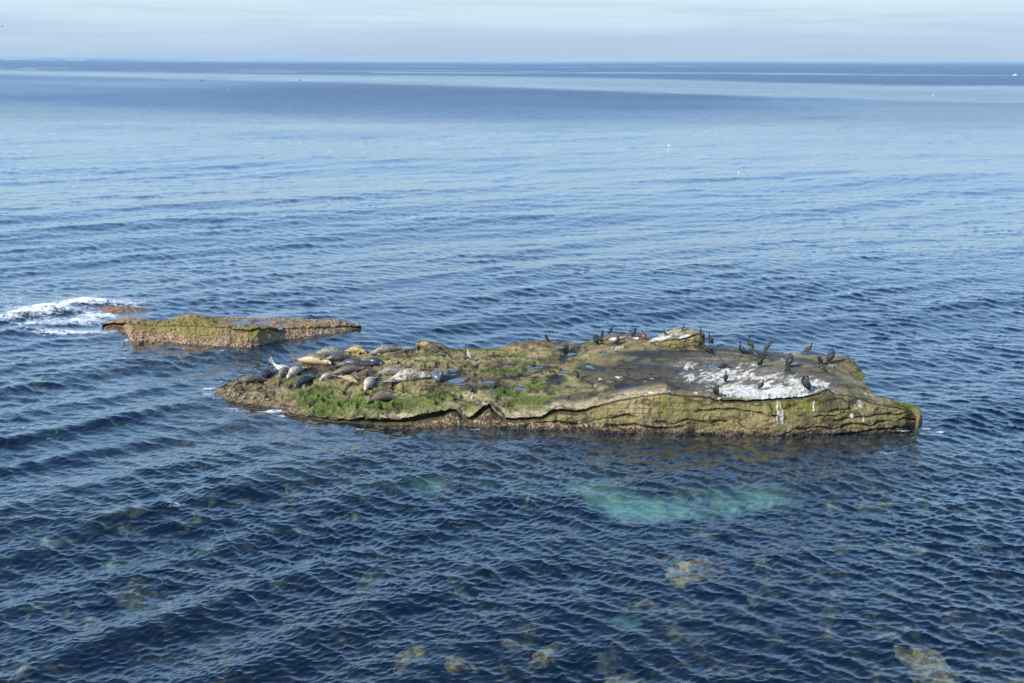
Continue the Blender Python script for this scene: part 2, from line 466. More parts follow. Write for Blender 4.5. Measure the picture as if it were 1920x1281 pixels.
Em = [(400, 739, .1, .02, .02), (412, 745, .3, .03, .03), (430, 752, .45, .05, .06), (470, 757, .5, .08, .08), (520, 765, .4, .05, .05), (545, 776, .3, .05, .05), (600, 783, .25, .15, .1), (640, 786, .2, .45, .16), (680, 782, .2, .6, .28), (720, 785, .2, .6, .28), (750, 787, .2, .6, .22), (790, 780, .22, .6, .30), (830, 771, .3, .6, .30), (845, 767, .35, .35, .15), (858, 771, .3, .35, .2), (866, 780, .2, .4, .22), (880, 782, .2, .4, .2), (895, 772, .3, .5, .25),
      (908, 761, .45, .5, .25), (918, 757, .5, .5, .25), (924, 768, .35, .5, .2), (940, 783, .2, .4, .15), (965, 786, .2, .4, .13), (1000, 783, .22, .45, .14), (1018, 779, .25, .4, .2), (1038, 769, .32, .4, .18), (1060, 768, .3, .4, .16), (1082, 771, .28, .4, .18), (1100, 767, .32, .35, .14), (1130, 758, .35, .15, .05), (1170, 749, .4, .08, .03), (1200, 743, .45, .08, .03),
      (1240, 738, .5, .05, .03), (1300, 743, .45, .08, .03), (1330, 745, .42, .15, .06), (1342, 750, .38, .25, .09), (1400, 751, .35, .3, .10), (1440, 749, .35, .32, .11), (1500, 743, .4, .32, .11), (1535, 737, .45, .28, .09), (1552, 729, .6, .15, .05), (1562, 738, .6, .02, .02), (1600, 743, .6, .02, .02), (1640, 758, .5, .02, .02), (1680, 764, .35, .03, .03), (1730, 774, .15, .02, .02)]
Wm = [(400, 741), (412, 752), (430, 762), (470, 769), (520, 774), (545, 785), (600, 793), (680, 800), (760, 803), (860, 803), (960, 806), (1060, 809), (1160, 812), (1260, 815), (1360, 818), (1460, 820), (1560, 819), (1640, 815), (1700, 809), (1716, 804), (1730, 800)]
Bk = [(1216, 640, 1.80), (1230, 632, 1.92), (1245, 625, 2.08), (1262, 618, 2.26), (1280, 613.5, 2.38), (1292, 616, 2.36), (1300, 619, 2.32), (1312, 622, 2.28), (1322, 627, 2.2)]
Ek = [(1216, 643, .02, .02, .02), (1230, 641, .05, .05, .03), (1250, 639, .1, .08, .03), (1262, 636, .12, .1, .04), (1276, 636, .12, .12, .04), (1290, 632, .15, .18, .05), (1305, 627, .2, .2, .06), (1316, 625, .2, .2, .06), (1322, 630, .1, .05, .05)]
Wk = [(1216, 645), (1250, 650), (1270, 654), (1300, 653), (1316, 650), (1322, 648)]
Br = [(190, 611, .05), (197, 606, .2), (227, 597.5, .36), (245, 596, .42), (275, 600, .40), (295, 600, .42), (329, 595, .52), (360, 592, .60), (372, 591, .62), (383, 593, .56), (407, 595, .46), (430, 594, .36), (452, 595, .34), (483, 600, .28), (509, 596, .34), (545, 597, .34), (599, 600, .32), (627, 600, .34), (655, 607, .2), (676, 611, .08)]
Er = [(190, 612, .1, .02, .02), (215, 606, .5, .02, .02), (250, 609, .7, .02, .02), (300, 611, .8, .02, .02), (350, 611, .9, .03, .02), (400, 613, .9, .03, .02), (430, 615, .8, .08, .05), (445, 618, .7, .16, .10), (470, 619, .6, .16, .10), (485, 616, .6, .06, .05), (505, 618, .5, .14, .08), (525, 618, .5, .12, .08), (540, 616, .5, .03, .02), (600, 616, .6, .03, .02), (640, 614, .5, .03, .02), (676, 613, .1, .02, .02)]
Wr = [(190, 613), (215, 616), (232, 618), (240, 630), (246, 642), (302, 643), (340, 647), (380, 650), (410, 653), (437, 653), (465, 654), (485, 651), (507, 645), (534, 638), (585, 634), (627, 627), (655, 621), (676, 615)]


CRACKS = [[(1467, 816), (1494, 805), (1521, 803), (1560, 804), (1583, 799), (1598, 797), (1619, 798), (1634, 801), (1646, 794), (1664, 790), (1679, 792), (1695, 785), (1709, 789), (1726, 787)],
          [(1521, 785), (1540, 781), (1558, 780), (1573, 783)], [(1548, 773), (1575, 769), (1592, 769), (1604, 771)], [(1556, 817), (1601, 815), (1628, 808), (1655, 807), (1682, 803), (1710, 802)],
          [(1300, 775), (1314, 770), (1331, 773), (1349, 771), (1368, 770), (1382, 769), (1397, 773), (1419, 774), (1442, 780), (1470, 783)], [(1225, 792), (1260, 795), (1290, 789), (1330, 793), (1370, 790)],
          [(1100, 790), (1140, 787), (1180, 780), (1200, 783)], [(1000, 795), (1050, 792), (1090, 796)], [(1560, 792), (1590, 786), (1625, 783), (1660, 777), (1690, 779), (1700, 772), (1712, 770)], [(1130, 800), (1200, 799), (1240, 803), (1290, 801)]]


def crackmask(X, Y, x, z, wd=1.3):
    m_ = np.zeros(X.shape); Yw = Y + 2.2 * vn(x / .35, z / .3, seed=90) + 1.0 * vn(x / .11, z / .1, seed=91)
    for ln in CRACKS:
        a = np.array(ln, float); yy = np.interp(X, a[:, 0], a[:, 1]); w_ = wd * (1 + .7 * vn(X / 12, X * 0 + a[0, 0], seed=92))
        m_ = np.maximum(m_, np.exp(-((Yw - yy) / np.maximum(w_, .4)) ** 2) * sstep(a[0, 0], a[0, 0] + 12, X) * sstep(a[-1, 0], a[-1, 0] - 12, X))
    return m_


def relief(G, zone, tt, px, amp, seed):
    """break the smooth loft into weathered rock: lumps, pits, layered ledges"""
    x, y, z = G[..., 0], G[..., 1], G[..., 2]
    top = ((zone == 1) | (zone == 0)).astype(float)
    wall = (zone >= 3).astype(float)
    a = amp
    big = fbm(x / 1.5, y / 1.5, z / 1.5, 4, seed)
    med = fbm(x / .45, y / .45, z / .45, 4, seed + 9)
    rid = 1 - np.abs(fbm(x / .8, y / .6, z / .5, 3, seed + 19)) * 2.2
    fine = fbm(x / .13, y / .13, z / .13, 3, seed + 29, 0.6)
    terr = fbm(x / 2.2, y / 1.3, oct=3, seed=seed + 33) * 3.0
    terrace = (np.floor(terr) + sstep(0.25, 0.75, terr - np.floor(terr))) / 3.0
    edgef = sstep(0, 0.06, tt) * (zone == 1) + (zone != 1)
    lft = sstep(.6, .95, a)
    dz = a * (0.10 * big + (.05 + .06 * lft) * med + (.025 + .03 * lft) * fine + 0.06 * np.clip(rid, -1, 1) + 0.09 * terrace)
    pit = sstep(.35, .75, vn(x / .24, y / .30, seed=96) + .35 * med) * lft
    dz = dz - .075 * pit
    G[..., 2] += np.where(zone == 1, dz * (0.35 + 0.65 * edgef), np.where(zone == 0, dz * 0.3 * tt, 0))
    # layered cracks and lumps on the walls
    u = z / 0.16 + 0.9 * fbm(x / 2.0, z / 1.0, oct=3, seed=seed + 40) * 2
    lay = np.abs((u - np.floor(u)) - 0.5) * 2
    crack = sstep(0.82, 0.99, lay) * sstep(-0.1, 0.5, fbm(x / 1.4, z / .5, oct=2, seed=seed + 43))
    X_, Y_ = proj(G.reshape(-1, 3)); ck = crackmask(X_, Y_, x.ravel(), z.ravel(), 1.6).reshape(x.shape) if seed == 100 else 0 * x
    facet = vn(np.floor(x / .33 + .5 * med), np.floor(z / .13 + .8 * big), np.floor(y / .8), 95)
    dy = 0.10 * big + 0.03 * facet + 0.09 * med + 0.035 * fine - 0.05 * crack - 0.22 * ck
    fade = sstep(0, .12, tt) * np.clip((px.max() - px) / 16, .08, 1)
    G[..., 1] += np.where(zone == 3, -dy * fade * (0.6 + 0.4 * a), 0) + np.where(zone == 4, -0.25 * med - 0.35 * big, 0)
    G[..., 2] += np.where(zone == 3, 0.03 * med * fade, 0)
    G[..., 2] += np.where(zone == 2, 0.03 * med * (1 - tt), 0)
    return G


GM, ZM, TM, XM = loft_rock(398, 1729, 1250, Bm, Em, Wm, (10, 170, 7, 70, 44))
ampm = np.interp(XM, [400, 760, 900, 1060, 1150, 1280, 1500, 1560, 1730], [1.0, 1.05, .95, .7, .45, .38, .35, .6, .8])
# hand placed landforms on the top: hollows (negative) and humps, in photo pixels: x, y, rx, ry, height
XMp, YMp = proj(GM.reshape(-1, 3)); XMp = XMp.reshape(XM.shape); YMp = YMp.reshape(XM.shape)
FORMS = [(1010, 648, 62, 8, .10), (1165, 636, 34, 8, .12), (1130, 656, 40, 5, .04), (1080, 668, 24, 12, -.14), (1150, 690, 45, 10, -.04), (1300, 664, 110, 5, -.12), (1450, 668, 70, 6, -.05), (1070, 690, 40, 14, -.06), (1400, 700, 90, 18, .10), (1520, 715, 40, 14, .08), (1230, 715, 50, 16, -.05),
         (1100, 740, 50, 12, .05), (960, 700, 60, 7, -.08), (1040, 700, 26, 14, -.07), (860, 700, 40, 7, -.06), (900, 676, 55, 10, .05), (620, 690, 60, 8, -.07), (500, 708, 20, 4, -.04), (580, 720, 40, 8, .06), (520, 740, 60, 9, .08), (640, 720, 40, 6, .05), (1400, 672, 20, 4, .05), (1250, 735, 20, 5, .06), (720, 660, 60, 5, .03), (1590, 700, 30, 6, -.05), (1590, 682, 26, 5, .07), (1380, 686, 60, 4, -.03)]
warp = 5 * fbm(GM[..., 0] / 1.1, GM[..., 1] / 1.1, oct=3, seed=80)
for (cx, cy, rx, ry, hh) in FORMS:
    q = ((XMp - cx + warp) / rx) ** 2 + ((YMp - cy + warp * .35) / ry) ** 2
    GM[..., 2] += hh * np.exp(-q ** 1.5) * (ZM == 1)
GM = relief(GM, ZM, TM, XM, ampm, 100)
# tide pools: x, y, rx, ry (photo pixels) -> hollow pressed into the rock
POOLS = [(856, 716, 14, 5.2), (916, 717, 10, 3), (923, 730, 7.5, 2.6), (848, 693, 8, 2.6), (846, 703, 9, 2.6), (827, 702, 9, 4), (895, 680, 3, 2.2), (958, 685, 11, 3.2), (945, 676, 4, 2), (988, 671, 4, 1.6), (1002, 676, 4, 2), (1003, 687, 15, 4), (1026, 698, 9, 2.6), (1037, 693, 6, 3), (1060, 694, 8, 4.2), (1046, 700.5, 3, 1.6),
         (955, 707.5, 13, 2.4), (963, 701, 7, 1.5), (974, 726, 10, 4.6), (996, 726, 4, 1.8), (1108, 687.5, 10, 4), (1138, 663.5, 10, 2.6), (1048, 651, 7, 2), (1136, 646.5, 5, 1.6), (823, 663, 6, 2), (1335, 686, 22, 3.2), (1345, 677, 14, 2), (1228, 703, 8, 1.8), (712, 714, 4, 3), (1072, 660, 12, 4.5)]
pool_info = []
for (cx, cy, rx, ry) in [(a, b, c * 1.15, d * 1.2) for a, b, c, d in POOLS]:
    wv = 0.25 * fbm(XMp / 3.5, YMp / 1.8, oct=2, seed=int(cx))
    q = np.sqrt(((XMp - cx) / rx) ** 2 + ((YMp - cy) / ry) ** 2)
    core = (q < 1.0) & (ZM == 1)
    if not core.any(): continue
    lev = float(np.percentile(GM[..., 2][core], 35)) - 0.01
    k = (1 - sstep(1.0, 1.7, q + 0.8 * wv)) * (ZM == 1)
    bowl = lev - 0.05 + 0.05 * np.clip(q + wv, 0, 2) ** 3
    GM[..., 2] = np.where(ZM == 1, GM[..., 2] * (1 - k) + np.minimum(np.maximum(bowl, lev - 0.05), lev + .06) * k, GM[..., 2])
    GM[..., 2] = np.where((q > 1.0) & (q < 2.6) & (ZM == 1), np.maximum(GM[..., 2], lev + .012 - .10 * np.maximum(q - 1.35, 0)), GM[..., 2])
    pool_info.append((cx, cy, rx, ry, lev))
GM = pinch(GM, XM, 398, 1729)

GK, ZK, TK, XK = loft_rock(1216, 1322, 220, Bk, Ek, Wk, (8, 60, 5, 36, 4), wz=[(1216, 1.75), (1322, 1.75)], behind=0.5)
GK = relief(GK, ZK, TK, XK, 0.32, 100)
GK = pinch(GK, XK, 1216, 1322, 3.0, 1.6)
GR, ZR, TR, XR = loft_rock(188, 678, 620, Br, Er, Wr, (8, 60, 5, 60, 36), toe=1.6)
XRp, YRp = proj(GR.reshape(-1, 3)); XRp = XRp.reshape(XR.shape); YRp = YRp.reshape(XR.shape)
for (cx, cy, rx, ry, hh) in [(365, 598, 30, 6, .12), (470, 616, 22, 8, .06), (430, 618, 14, 8, .06), (395, 606, 12, 3, .12), (505, 620, 12, 4, .1), (600, 612, 30, 5, .08)]:
    GR[..., 2] += hh * np.exp(-(((XRp - cx) / rx) ** 2 + ((YRp - cy) / ry) ** 2) ** 1.5) * ((ZR == 1) | (ZR == 3))
GR = relief(GR, ZR, TR, XR, 0.85, 300)
# knobbly mussel and barnacle crust
kn = fbm(GR[..., 0] / .11, GR[..., 1] / .11, GR[..., 2] / .11, 2, 310)
GR[..., 2] += 0.05 * kn * (ZR == 1) ; GR[..., 1] -= 0.07 * kn * (ZR == 3)
RPOOLS = [(450, 606, 22, 2.6), (495, 606.5, 20, 2.2), (534, 608, 12, 1.8), (595, 606, 20, 2), (525, 616, 5, 2.4)]
rpool_info = []
for (cx, cy, rx, ry) in RPOOLS:
    q = np.sqrt(((XRp - cx) / rx) ** 2 + ((YRp - cy) / ry) ** 2)
    mk = (ZR == 1) | (ZR == 3)
    core = (q < 1.0) & mk
    if not core.any(): continue
    lev = float(np.median(GR[..., 2][core])) - 0.01
    k = (1 - sstep(1.0, 1.6, q)) * mk
    GR[..., 2] = GR[..., 2] * (1 - k) + (lev - 0.05 + 0.05 * np.clip(q, 0, 1.6) ** 3) * k
    GR[..., 2] = np.where((q > 1.0) & (q < 2.6) & mk, np.maximum(GR[..., 2], lev + .012 - .10 * np.maximum(q - 1.35, 0)), GR[..., 2])
    rpool_info.append((cx, cy, rx, ry, lev))
GR = pinch(GR, XR, 188, 678)


def ell(X, Y, cx, cy, rx, ry, rot=0, soft=0.35):
    c, s = math.cos(R(rot)), math.sin(R(rot))
    u = ((X - cx) * c + (Y - cy) * s) / rx; v = (-(X - cx) * s + (Y - cy) * c) / ry
    return 1 - sstep(1 - soft, 1 + soft, np.sqrt(u * u + v * v))


def mixv(c, col, m_):
    return c * (1 - m_[:, None]) + np.array(col) * m_[:, None]


def paint_main(V, Z):
    """where each kind of surface lies: bare stone, algae, wet hollows, guano, barnacles"""
    X, Y = proj(V); x, y, z = V.T
    n1 = fbm(x / 1.6, y / 1.1, z / 1.1, 5, 500, .55); n2 = fbm(x / .5, y / .4, z / .4, 4, 510, .6); n3 = fbm(x / .14, y / .14, z / .14, 3, 520, .7)
    wx = X + 7 * fbm(x / .7, y / .7, oct=3, seed=530); wy = Y + 2.6 * fbm(x / .7 + 9, y / .7, oct=3, seed=531)
    c = np.tile(np.array([.21, .178, .075]), (len(V), 1))
    c = mixv(c, (.32, .27, .13), sstep(-.1, .6, n1 + .4 * n3))
    c = mixv(c, (.10, .080, .040), sstep(-.05, .35, n2 - .3 * n1)); c = mixv(c, (.05, .04, .025), sstep(.25, .5, n3) * .6)
    rough = np.full(len(V), .8)
    left = 1 - sstep(1060, 1130, X)
    # algae
    g = np.zeros(len(V))
    for (cx, cy, rx, ry, a) in [(560, 712, 34, 9, 1), (600, 745, 60, 22, .8), (660, 765, 90, 20, 1), (740, 755, 60, 14, 1), (800, 765, 70, 12, .9), (620, 728, 45, 6, .7), (690, 745, 30, 14, .6), (835, 745, 40, 10, .9), (885, 765, 18, 10, 1), (950, 735, 40, 12, 1), (985, 750, 50, 14, .7), (985, 680, 24, 5, 1), (1000, 665, 50, 4, .8),
                                (900, 657, 60, 2.2, 1), (800, 665, 30, 5, .6), (715, 672, 14, 6, .7), (770, 670, 40, 4, .5), (940, 696, 50, 5, .9), (1010, 730, 40, 14, .7), (1045, 712, 22, 9, 1), (1110, 645, 30, 2.5, 1), (1075, 662, 8, 10, .9), (1090, 695, 30, 12, .6), (1050, 668, 40, 3.5, .7), (470, 716, 30, 5, .7), (1180, 672, 50, 5, .5),
                                (1010, 768, 20, 4, 1), (1230, 755, 26, 8, .6), (1180, 775, 60, 12, .45), (1350, 765, 120, 10, .55), (1612, 704, 12, 12, .9), (1700, 762, 32, 7, 1), (1660, 768, 14, 4, .7), (1230, 770, 40, 10, .5), (960, 768, 20, 8, .5), (720, 790, 60, 3, .6), (1400, 845, 90, 10, .5)]:
        g = np.maximum(g, a * ell(wx, wy, cx, cy, rx, ry, 0, .6))
    gm = sstep(.33, .60, g * .9 + .5 * n2 + .3 * n3 + .15 * n1)
    gcol = np.array([.070, .105, .010]) * (1 + .5 * n1[:, None]) + np.clip(n2 - .15, 0, 1)[:, None] * np.array([.22, .23, .01])
    c = c * (1 - gm[:, None] * .9) + gcol * gm[:, None] * .9
    # smooth brown stone
    for (cx, cy, rx, ry, col, a) in [(1010, 645, 62, 7, (.13, .085, .045), .85), (975, 652, 46, 4, (.34, .25, .13), .8), (1010, 664, 20, 6, (.33, .24, .12), .8), (1165, 634, 38, 7, (.16, .105, .06), .9), (1120, 654, 40, 5, (.25, .18, .1), .7), (793, 643, 12, 5, (.42, .30, .10), .9), (818, 646, 14, 5, (.24, .16, .09), .6), (1560, 690, 70, 20, (.20, .15, .075), .6)]:
        c = mixv(c, col, a * ell(wx, wy, cx, cy, rx, ry, 0, .5) * (Z == 1))
    pitc = sstep(.40, .75, vn(x / .24, y / .30, seed=96) + .35 * n2) * (1 - sstep(900, 1100, X)) * (Z == 1)
    c = c * (1 - .62 * pitc[:, None])
    # dark damp stone of the centre and right
    dk = np.zeros(len(V))
    for (cx, cy, rx, ry, rot, a) in [(1240, 705, 140, 28, 4, .95), (1400, 705, 160, 30, 6, .85), (1110, 748, 70, 12, -5, .85), (870, 708, 50, 8, 0, .6), (920, 722, 60, 7, 0, .5), (1550, 715, 60, 14, 10, .5), (600, 693, 60, 8, 0, .8), (520, 692, 30, 9, -25, .8), (760, 700, 70, 5, 0, .5), (700, 700, 30, 8, 0, .5), (1030, 722, 8, 16, 10, .7)]:
        dk = np.maximum(dk, a * ell(wx, wy, cx, cy, rx, ry, rot, .5))
    dk *= sstep(-.75, -.1, n1 + .2 * n2 + .2)
    c = mixv(c, (.048, .040, .031), dk * .94 * (Z < 3))
    # wet channels
    wt = np.zeros(len(V))
    for (cx, cy, rx, ry, rot) in [(1075, 658, 16, 9, -35), (1062, 670, 16, 6, -40), (1110, 690, 24, 7, 0), (1045, 712, 11, 12, 10), (1270, 664, 120, 7.5, 1), (1190, 676, 40, 4, -20), (1450, 668, 90, 7, 8), (1360, 655, 60, 5, 4), (1180, 725, 30, 7, 0), (1170, 735, 20, 4, 0), (980, 703, 45, 3.4, -10), (1020, 690, 30, 3, 0), (840, 705, 25, 6, 0), (572, 697, 30, 6, 0), (508, 694, 14, 7, -25), (1026, 757, 9, 5, -20), (900, 726, 20, 3, 0), (1250, 690, 60, 4, 5), (700, 712, 16, 6, 0), (640, 706, 24, 4, 0), (1145, 645, 20, 2, 0)]:
        wt = np.maximum(wt, ell(wx, wy, cx, cy, rx, ry, rot, .35))
    wt *= (Z == 1)
    c = mixv(c, (.022, .021, .022), wt * .9); rough = rough * (1 - wt) + .28 * wt
    # pale weathered lip of the ledge
    E_ = np.interp(X, [r[0] for r in Em], [r[1] for r in Em])
    lipm = sstep(15, 3, np.abs(Y - E_ + 7)) * (X > 640) * (X < 1250) * sstep(-.5, .3, n2 + .2) * (Z <= 2)
    c = mixv(c, (.46, .37, .225), lipm * .75 * (1 - .6 * gm))
    # guano
    ang = R(-17); Xg = X + 9 * vn(x / .8, y / .8, seed=538); Yg = Y + 3.5 * vn(x / .6, y / .6, seed=539)
    ux = (Xg * math.cos(ang) + Y * math.sin(ang)); uy = (-Xg * math.sin(ang) + Yg * math.cos(ang)) * 1.0
    st = fbm(ux / 13, uy / 4.0, oct=5, seed=540, gain=.68); st2 = fbm(X / 3.2, Y / 14, oct=3, seed=541, gain=.6)
    area = np.zeros(len(V))
    for (cx, cy, rx, ry, rot, a) in [(1405, 710, 140, 28, 3, .70), (1430, 734, 122, 17, 2, .92), (1520, 726, 48, 18, 0, .80), (1345, 700, 95, 14, -6, .68), (1280, 684, 40, 9, 0, .62), (1400, 690, 70, 12, 8, .55), (1440, 700, 80, 8, 5, .7), (1225, 683, 60, 10, 0, .35), (1490, 690, 40, 12, 0, .45), (1580, 712, 40, 6, 14, .5), (1570, 735, 26, 6, 10, .55),
                                     (1150, 636, 10, 4, 0, 1.0), (1192, 634, 7, 3, 0, 1.0), (1175, 633, 20, 4, 0, .6), (1240, 633, 30, 6, -20, .85), (1275, 625, 24, 8, 0, .6), (1285, 631, 14, 4, -15, .95), (1160, 651, 12, 4, 0, .7), (1330, 668, 80, 8, 0, .42), (1480, 664, 60, 5, 5, .45), (1120, 742, 34, 6, 0, .32), (1200, 690, 60, 12, 0, .3), (890, 742, 14, 7, -30, .5), (1010, 647, 20, 4, 0, .3), (1320, 735, 22, 14, 60, .4)]:
        area = np.maximum(area, a * ell(X, Y, cx, cy, rx, ry, rot, .5))
    vert = sstep(722, 745, Y) * (X > 1290)
    gs = area * 1.12 + .62 * (st * (1 - .6 * vert) + st2 * .75 * vert) + .12 * n3
    gu = sstep(.72, 1.0, gs) * (area > .05) * (Z <= 2)
    # fans of droppings running down from the perches
    for (cx, cy, r, a0, a1) in [(1428, 727, 40, 95, 175), (1505, 712, 38, 70, 150), (1300, 700, 30, 80, 130), (1290, 678, 26, 60, 125), (1470, 722, 34, 60, 130), (1157, 648, 13, 40, 150), (1262, 620, 40, 130, 175), (1540, 712, 26, 60, 110), (1395, 722, 30, 70, 160), (1340, 700, 34, 110, 165), (887, 735, 18, 80, 160), (1558, 681, 9, 30, 120)]:
        dx, dy = X - cx, (Y - cy) * 1.6; rr = np.hypot(dx, dy); aa = np.degrees(np.arctan2(dy, dx)); aa = np.where(aa < -90, aa + 360, aa)
        ray = vn(aa / 5.5, rr * 0 + cx, seed=545) + .35 * vn(aa / 2.1, rr / 9, seed=546)
        mk = (aa > a0) * (aa < a1) * sstep(r, r * .6, rr + 8 * vn(aa / 4, rr * 0 + cy, seed=547)) * sstep(0, 5, rr)
        gu = np.maximum(gu, mk * sstep(-.12, .25, ray) * (Z <= 2))
    sp_ = sstep(.74, .82, vn(x / .19 + y / .3, y / .16, seed=550) * (.75 + .4 * n1) + .25 * n3) * sstep(1040, 1150, X) * (Z == 1) * (Y < 745) * (X < 1640)
    gu = np.maximum(gu, sp_ * .9)
    for (cx, y0, y1, wd) in [(1458, 747, 795, 1.1), (1463, 752, 790, .8), (1468, 765, 795, 1.6), (1526, 752, 772, 1.2), (1612, 750, 764, 3.2), (1618, 775, 790, 1.2), (1596, 775, 785, 3), (1303, 735, 740, 3), (1350, 746, 752, 2), (1430, 746, 754, 2)]:
        gu = np.maximum(gu, sstep(wd * 1.6, wd * .5, np.abs(X - cx + 1.5 * vn(Y / 9, Y * 0 + cx, seed=551))) * (Y > y0) * (Y < y1) * sstep(-.6, 0, n3 + .3))
    # walls
    c = mixv(c, (.05, .042, .034), sstep(.25, .6, n2 + .25 * n3) * (X > 1230) * (Z == 1) * .75)
    wl = (Z >= 3) | ((X > 1722) & (z < .85))
    wn = fbm(x / .5, z / 1.4, oct=4, seed=560)
    cw = np.tile(np.array([.20, .165, .065]), (len(V), 1))
    cw = mixv(cw, (.30, .245, .12), sstep(0, .6, n1 + .3 * n3)); cw = mixv(cw, (.085, .07, .035), sstep(.0, .5, wn - .2 * n1))
    cw = mixv(cw, (.17, .17, .018), sstep(.0, .6, wn + .8 * ell(X, Y, 1485, 757, 55, 14) - .1 + .25 * n1) * sstep(1200, 1260, X) * (1 - sstep(772, 790, Y)) * (X < 1560))
    cw = mixv(cw, (.06, .052, .038), .7 * ell(X, Y, 1560, 757, 26, 12, 0, .6) + .6 * ell(X, Y, 1598, 752, 12, 10, 0, .6))
    barn = sstep(.62, .25, z + .22 * n2 + .1 * n1 + np.interp(X, [850, 1100, 1300, 1730], [-.1, .1, .18, .22]))
    bs = vn(x / .055, y / .055, z / .055, 570)
    bc = np.where((bs > .15)[:, None], np.array([.34, .26, .15]), np.array([.13, .085, .05]))
    bc = np.where((bs < -.45)[:, None], np.array([.055, .035, .028]), bc)
    cw = cw * (1 - barn[:, None]) + bc * barn[:, None]
    wetl = sstep(.26, .05, z + .12 * n2)
    cw = cw * (1 - .70 * wetl[:, None])
    cw = mixv(cw, (.13, .115, .045), sstep(-.02, -.12, z) * .85)
    c = np.where(wl[:, None], cw, c)
    # left snout: knobbly ochre with barnacles low down
    ls = sstep(.42, .2, z + .1 * n2) * (X < 560) * (Z < 3)
    c = c * (1 - .7 * ls[:, None]) + .7 * bc * ls[:, None]
    rough = np.where(wl & (z < .15), .35, rough)
    ckm = crackmask(X, Y, x, z) * (Z == 3)
    c = c * (1 - .6 * ckm[:, None] * (.6 + .4 * n2[:, None]))
    crk = sstep(.90, .985, 1 - np.abs(fbm(x / 1.3, y / .8, z / .5, 3, 580))) * (Z != 2)
    c = c * (1 - .65 * crk[:, None])
    wash = np.clip(area * 1.1 + .5 * n1, 0, 1) * (Z <= 2) * (X > 1240) * .30
    gsoft = np.clip(gu * (.72 + .45 * n2 + .35 * n3), 0, 1)
    c = mixv(c, (.36, .34, .31), wash)
    c = mixv(c, (.74, .73, .70), np.clip(gsoft, 0, .95))
    c = c * (1 + .22 * n3[:, None])
    c[Z == 2] *= .35  # shadow under the ledge deepened in the stone colour of the recess
    return np.clip(c * .9, .006, .9), rough


def rock_material():
    mt, T = mat('weathered_stone')
    ge = T.n('ShaderNodeNewGeometry'); pos = ge.outputs['Position']
    n1 = T.noise(pos, 14, 5, .65); n2 = T.noise(pos, 5.0, 5, .6, .3)
    vo = T.n('ShaderNodeTexVoronoi'); T.l(pos, vo.inputs['Vector']); vo.inputs['Scale'].default_value = 16
    base = T.mixc(1.0, T.attr('Col').outputs['Color'], T.ramp(n1, [(.3, (.62, .62, .62)), (.7, (1.35, 1.33, 1.28))]), 'MULTIPLY')
    hh = T.math('ADD', T.math('MULTIPLY', n2, 1.6), T.math('ADD', n1, T.math('MULTIPLY', vo.outputs['Distance'], .5)))
    principled(T, base, T.attr('rough').outputs['Fac'], bump(T, hh, .045, .8), .35)
    return mt


stone = rock_material()


def finish_rock(name, parts, painter, label, cat):
    Vs, Fs, Zs, off = [], [], [], 0
    for G, Z in parts:
        nr, nc = G.shape[:2]
        Vs.append(G.reshape(-1, 3)); Zs.append(Z.ravel()); Fs.append(gridfaces(nr, nc, off)); off += nr * nc
    V = np.concatenate(Vs); Z = np.concatenate(Zs); Fq = np.concatenate(Fs)
    me = make_mesh(name, V, Fq[:, ::-1], True)
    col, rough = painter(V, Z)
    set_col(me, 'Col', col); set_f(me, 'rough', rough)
    ob = link(name, me, stone)
    tag(ob, label, cat)
    return ob, BVHTree.FromPolygons(V.tolist(), Fq[:, ::-1].tolist())


def paint_reef(V, Z):
    X, Y = proj(V); x, y, z = V.T
    n1 = fbm(x / 1.2, y / 1.2, z / .8, 4, 600); n2 = fbm(x / .4, y / .4, z / .3, 4, 610, .6); n3 = fbm(x / .12, y / .12, z / .12, 3, 620, .7)
    c = np.tile(np.array([.22, .15, .085]), (len(V), 1))
    c = mixv(c, (.30, .215, .13), sstep(0, .5, n1)); c = mixv(c, (.085, .06, .035), sstep(.05, .5, n2))
    ol = np.zeros(len(V))
    for (cx, cy, rx, ry) in [(340, 610, 90, 16), (380, 625, 60, 12), (470, 625, 50, 14), (500, 622, 30, 8), (590, 612, 40, 6), (450, 645, 28, 7), (395, 603, 20, 5)]:
        ol = np.maximum(ol, ell(X, Y, cx, cy, rx, ry, 0, .5))
    c = mixv(c, (.175, .145, .035), ol * sstep(-.5, .3, n2 + .3))
    bs = vn(x / .06, y / .06, z / .06, 630)
    bc = np.where((bs > .1)[:, None], np.array([.36, .26, .165]), np.array([.14, .09, .055]))
    low = np.clip(sstep(.55, .15, z + .15 * n2) + .45 * (1 - ol), 0, 1)
    c = c * (1 - .75 * low[:, None]) + .75 * bc * low[:, None]
    c = c * (1 - .6 * sstep(.12, .02, z)[:, None])
    c = mixv(c, (.13, .10, .05), sstep(-.02, -.12, z) * .85)
    c[Z == 2] *= .5  # recess colour halved, painting in shade below the reef's ledge
    return np.clip(c * (1 + .3 * n3[:, None]), .008, .9), np.where(z < .12, .35, .8)


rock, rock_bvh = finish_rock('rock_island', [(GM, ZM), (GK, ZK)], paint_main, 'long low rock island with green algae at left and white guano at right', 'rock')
reef, reef_bvh = finish_rock('reef_rock', [(GR, ZR)], paint_reef, 'small brown barnacle covered reef left of and behind the long rock island', 'rock')

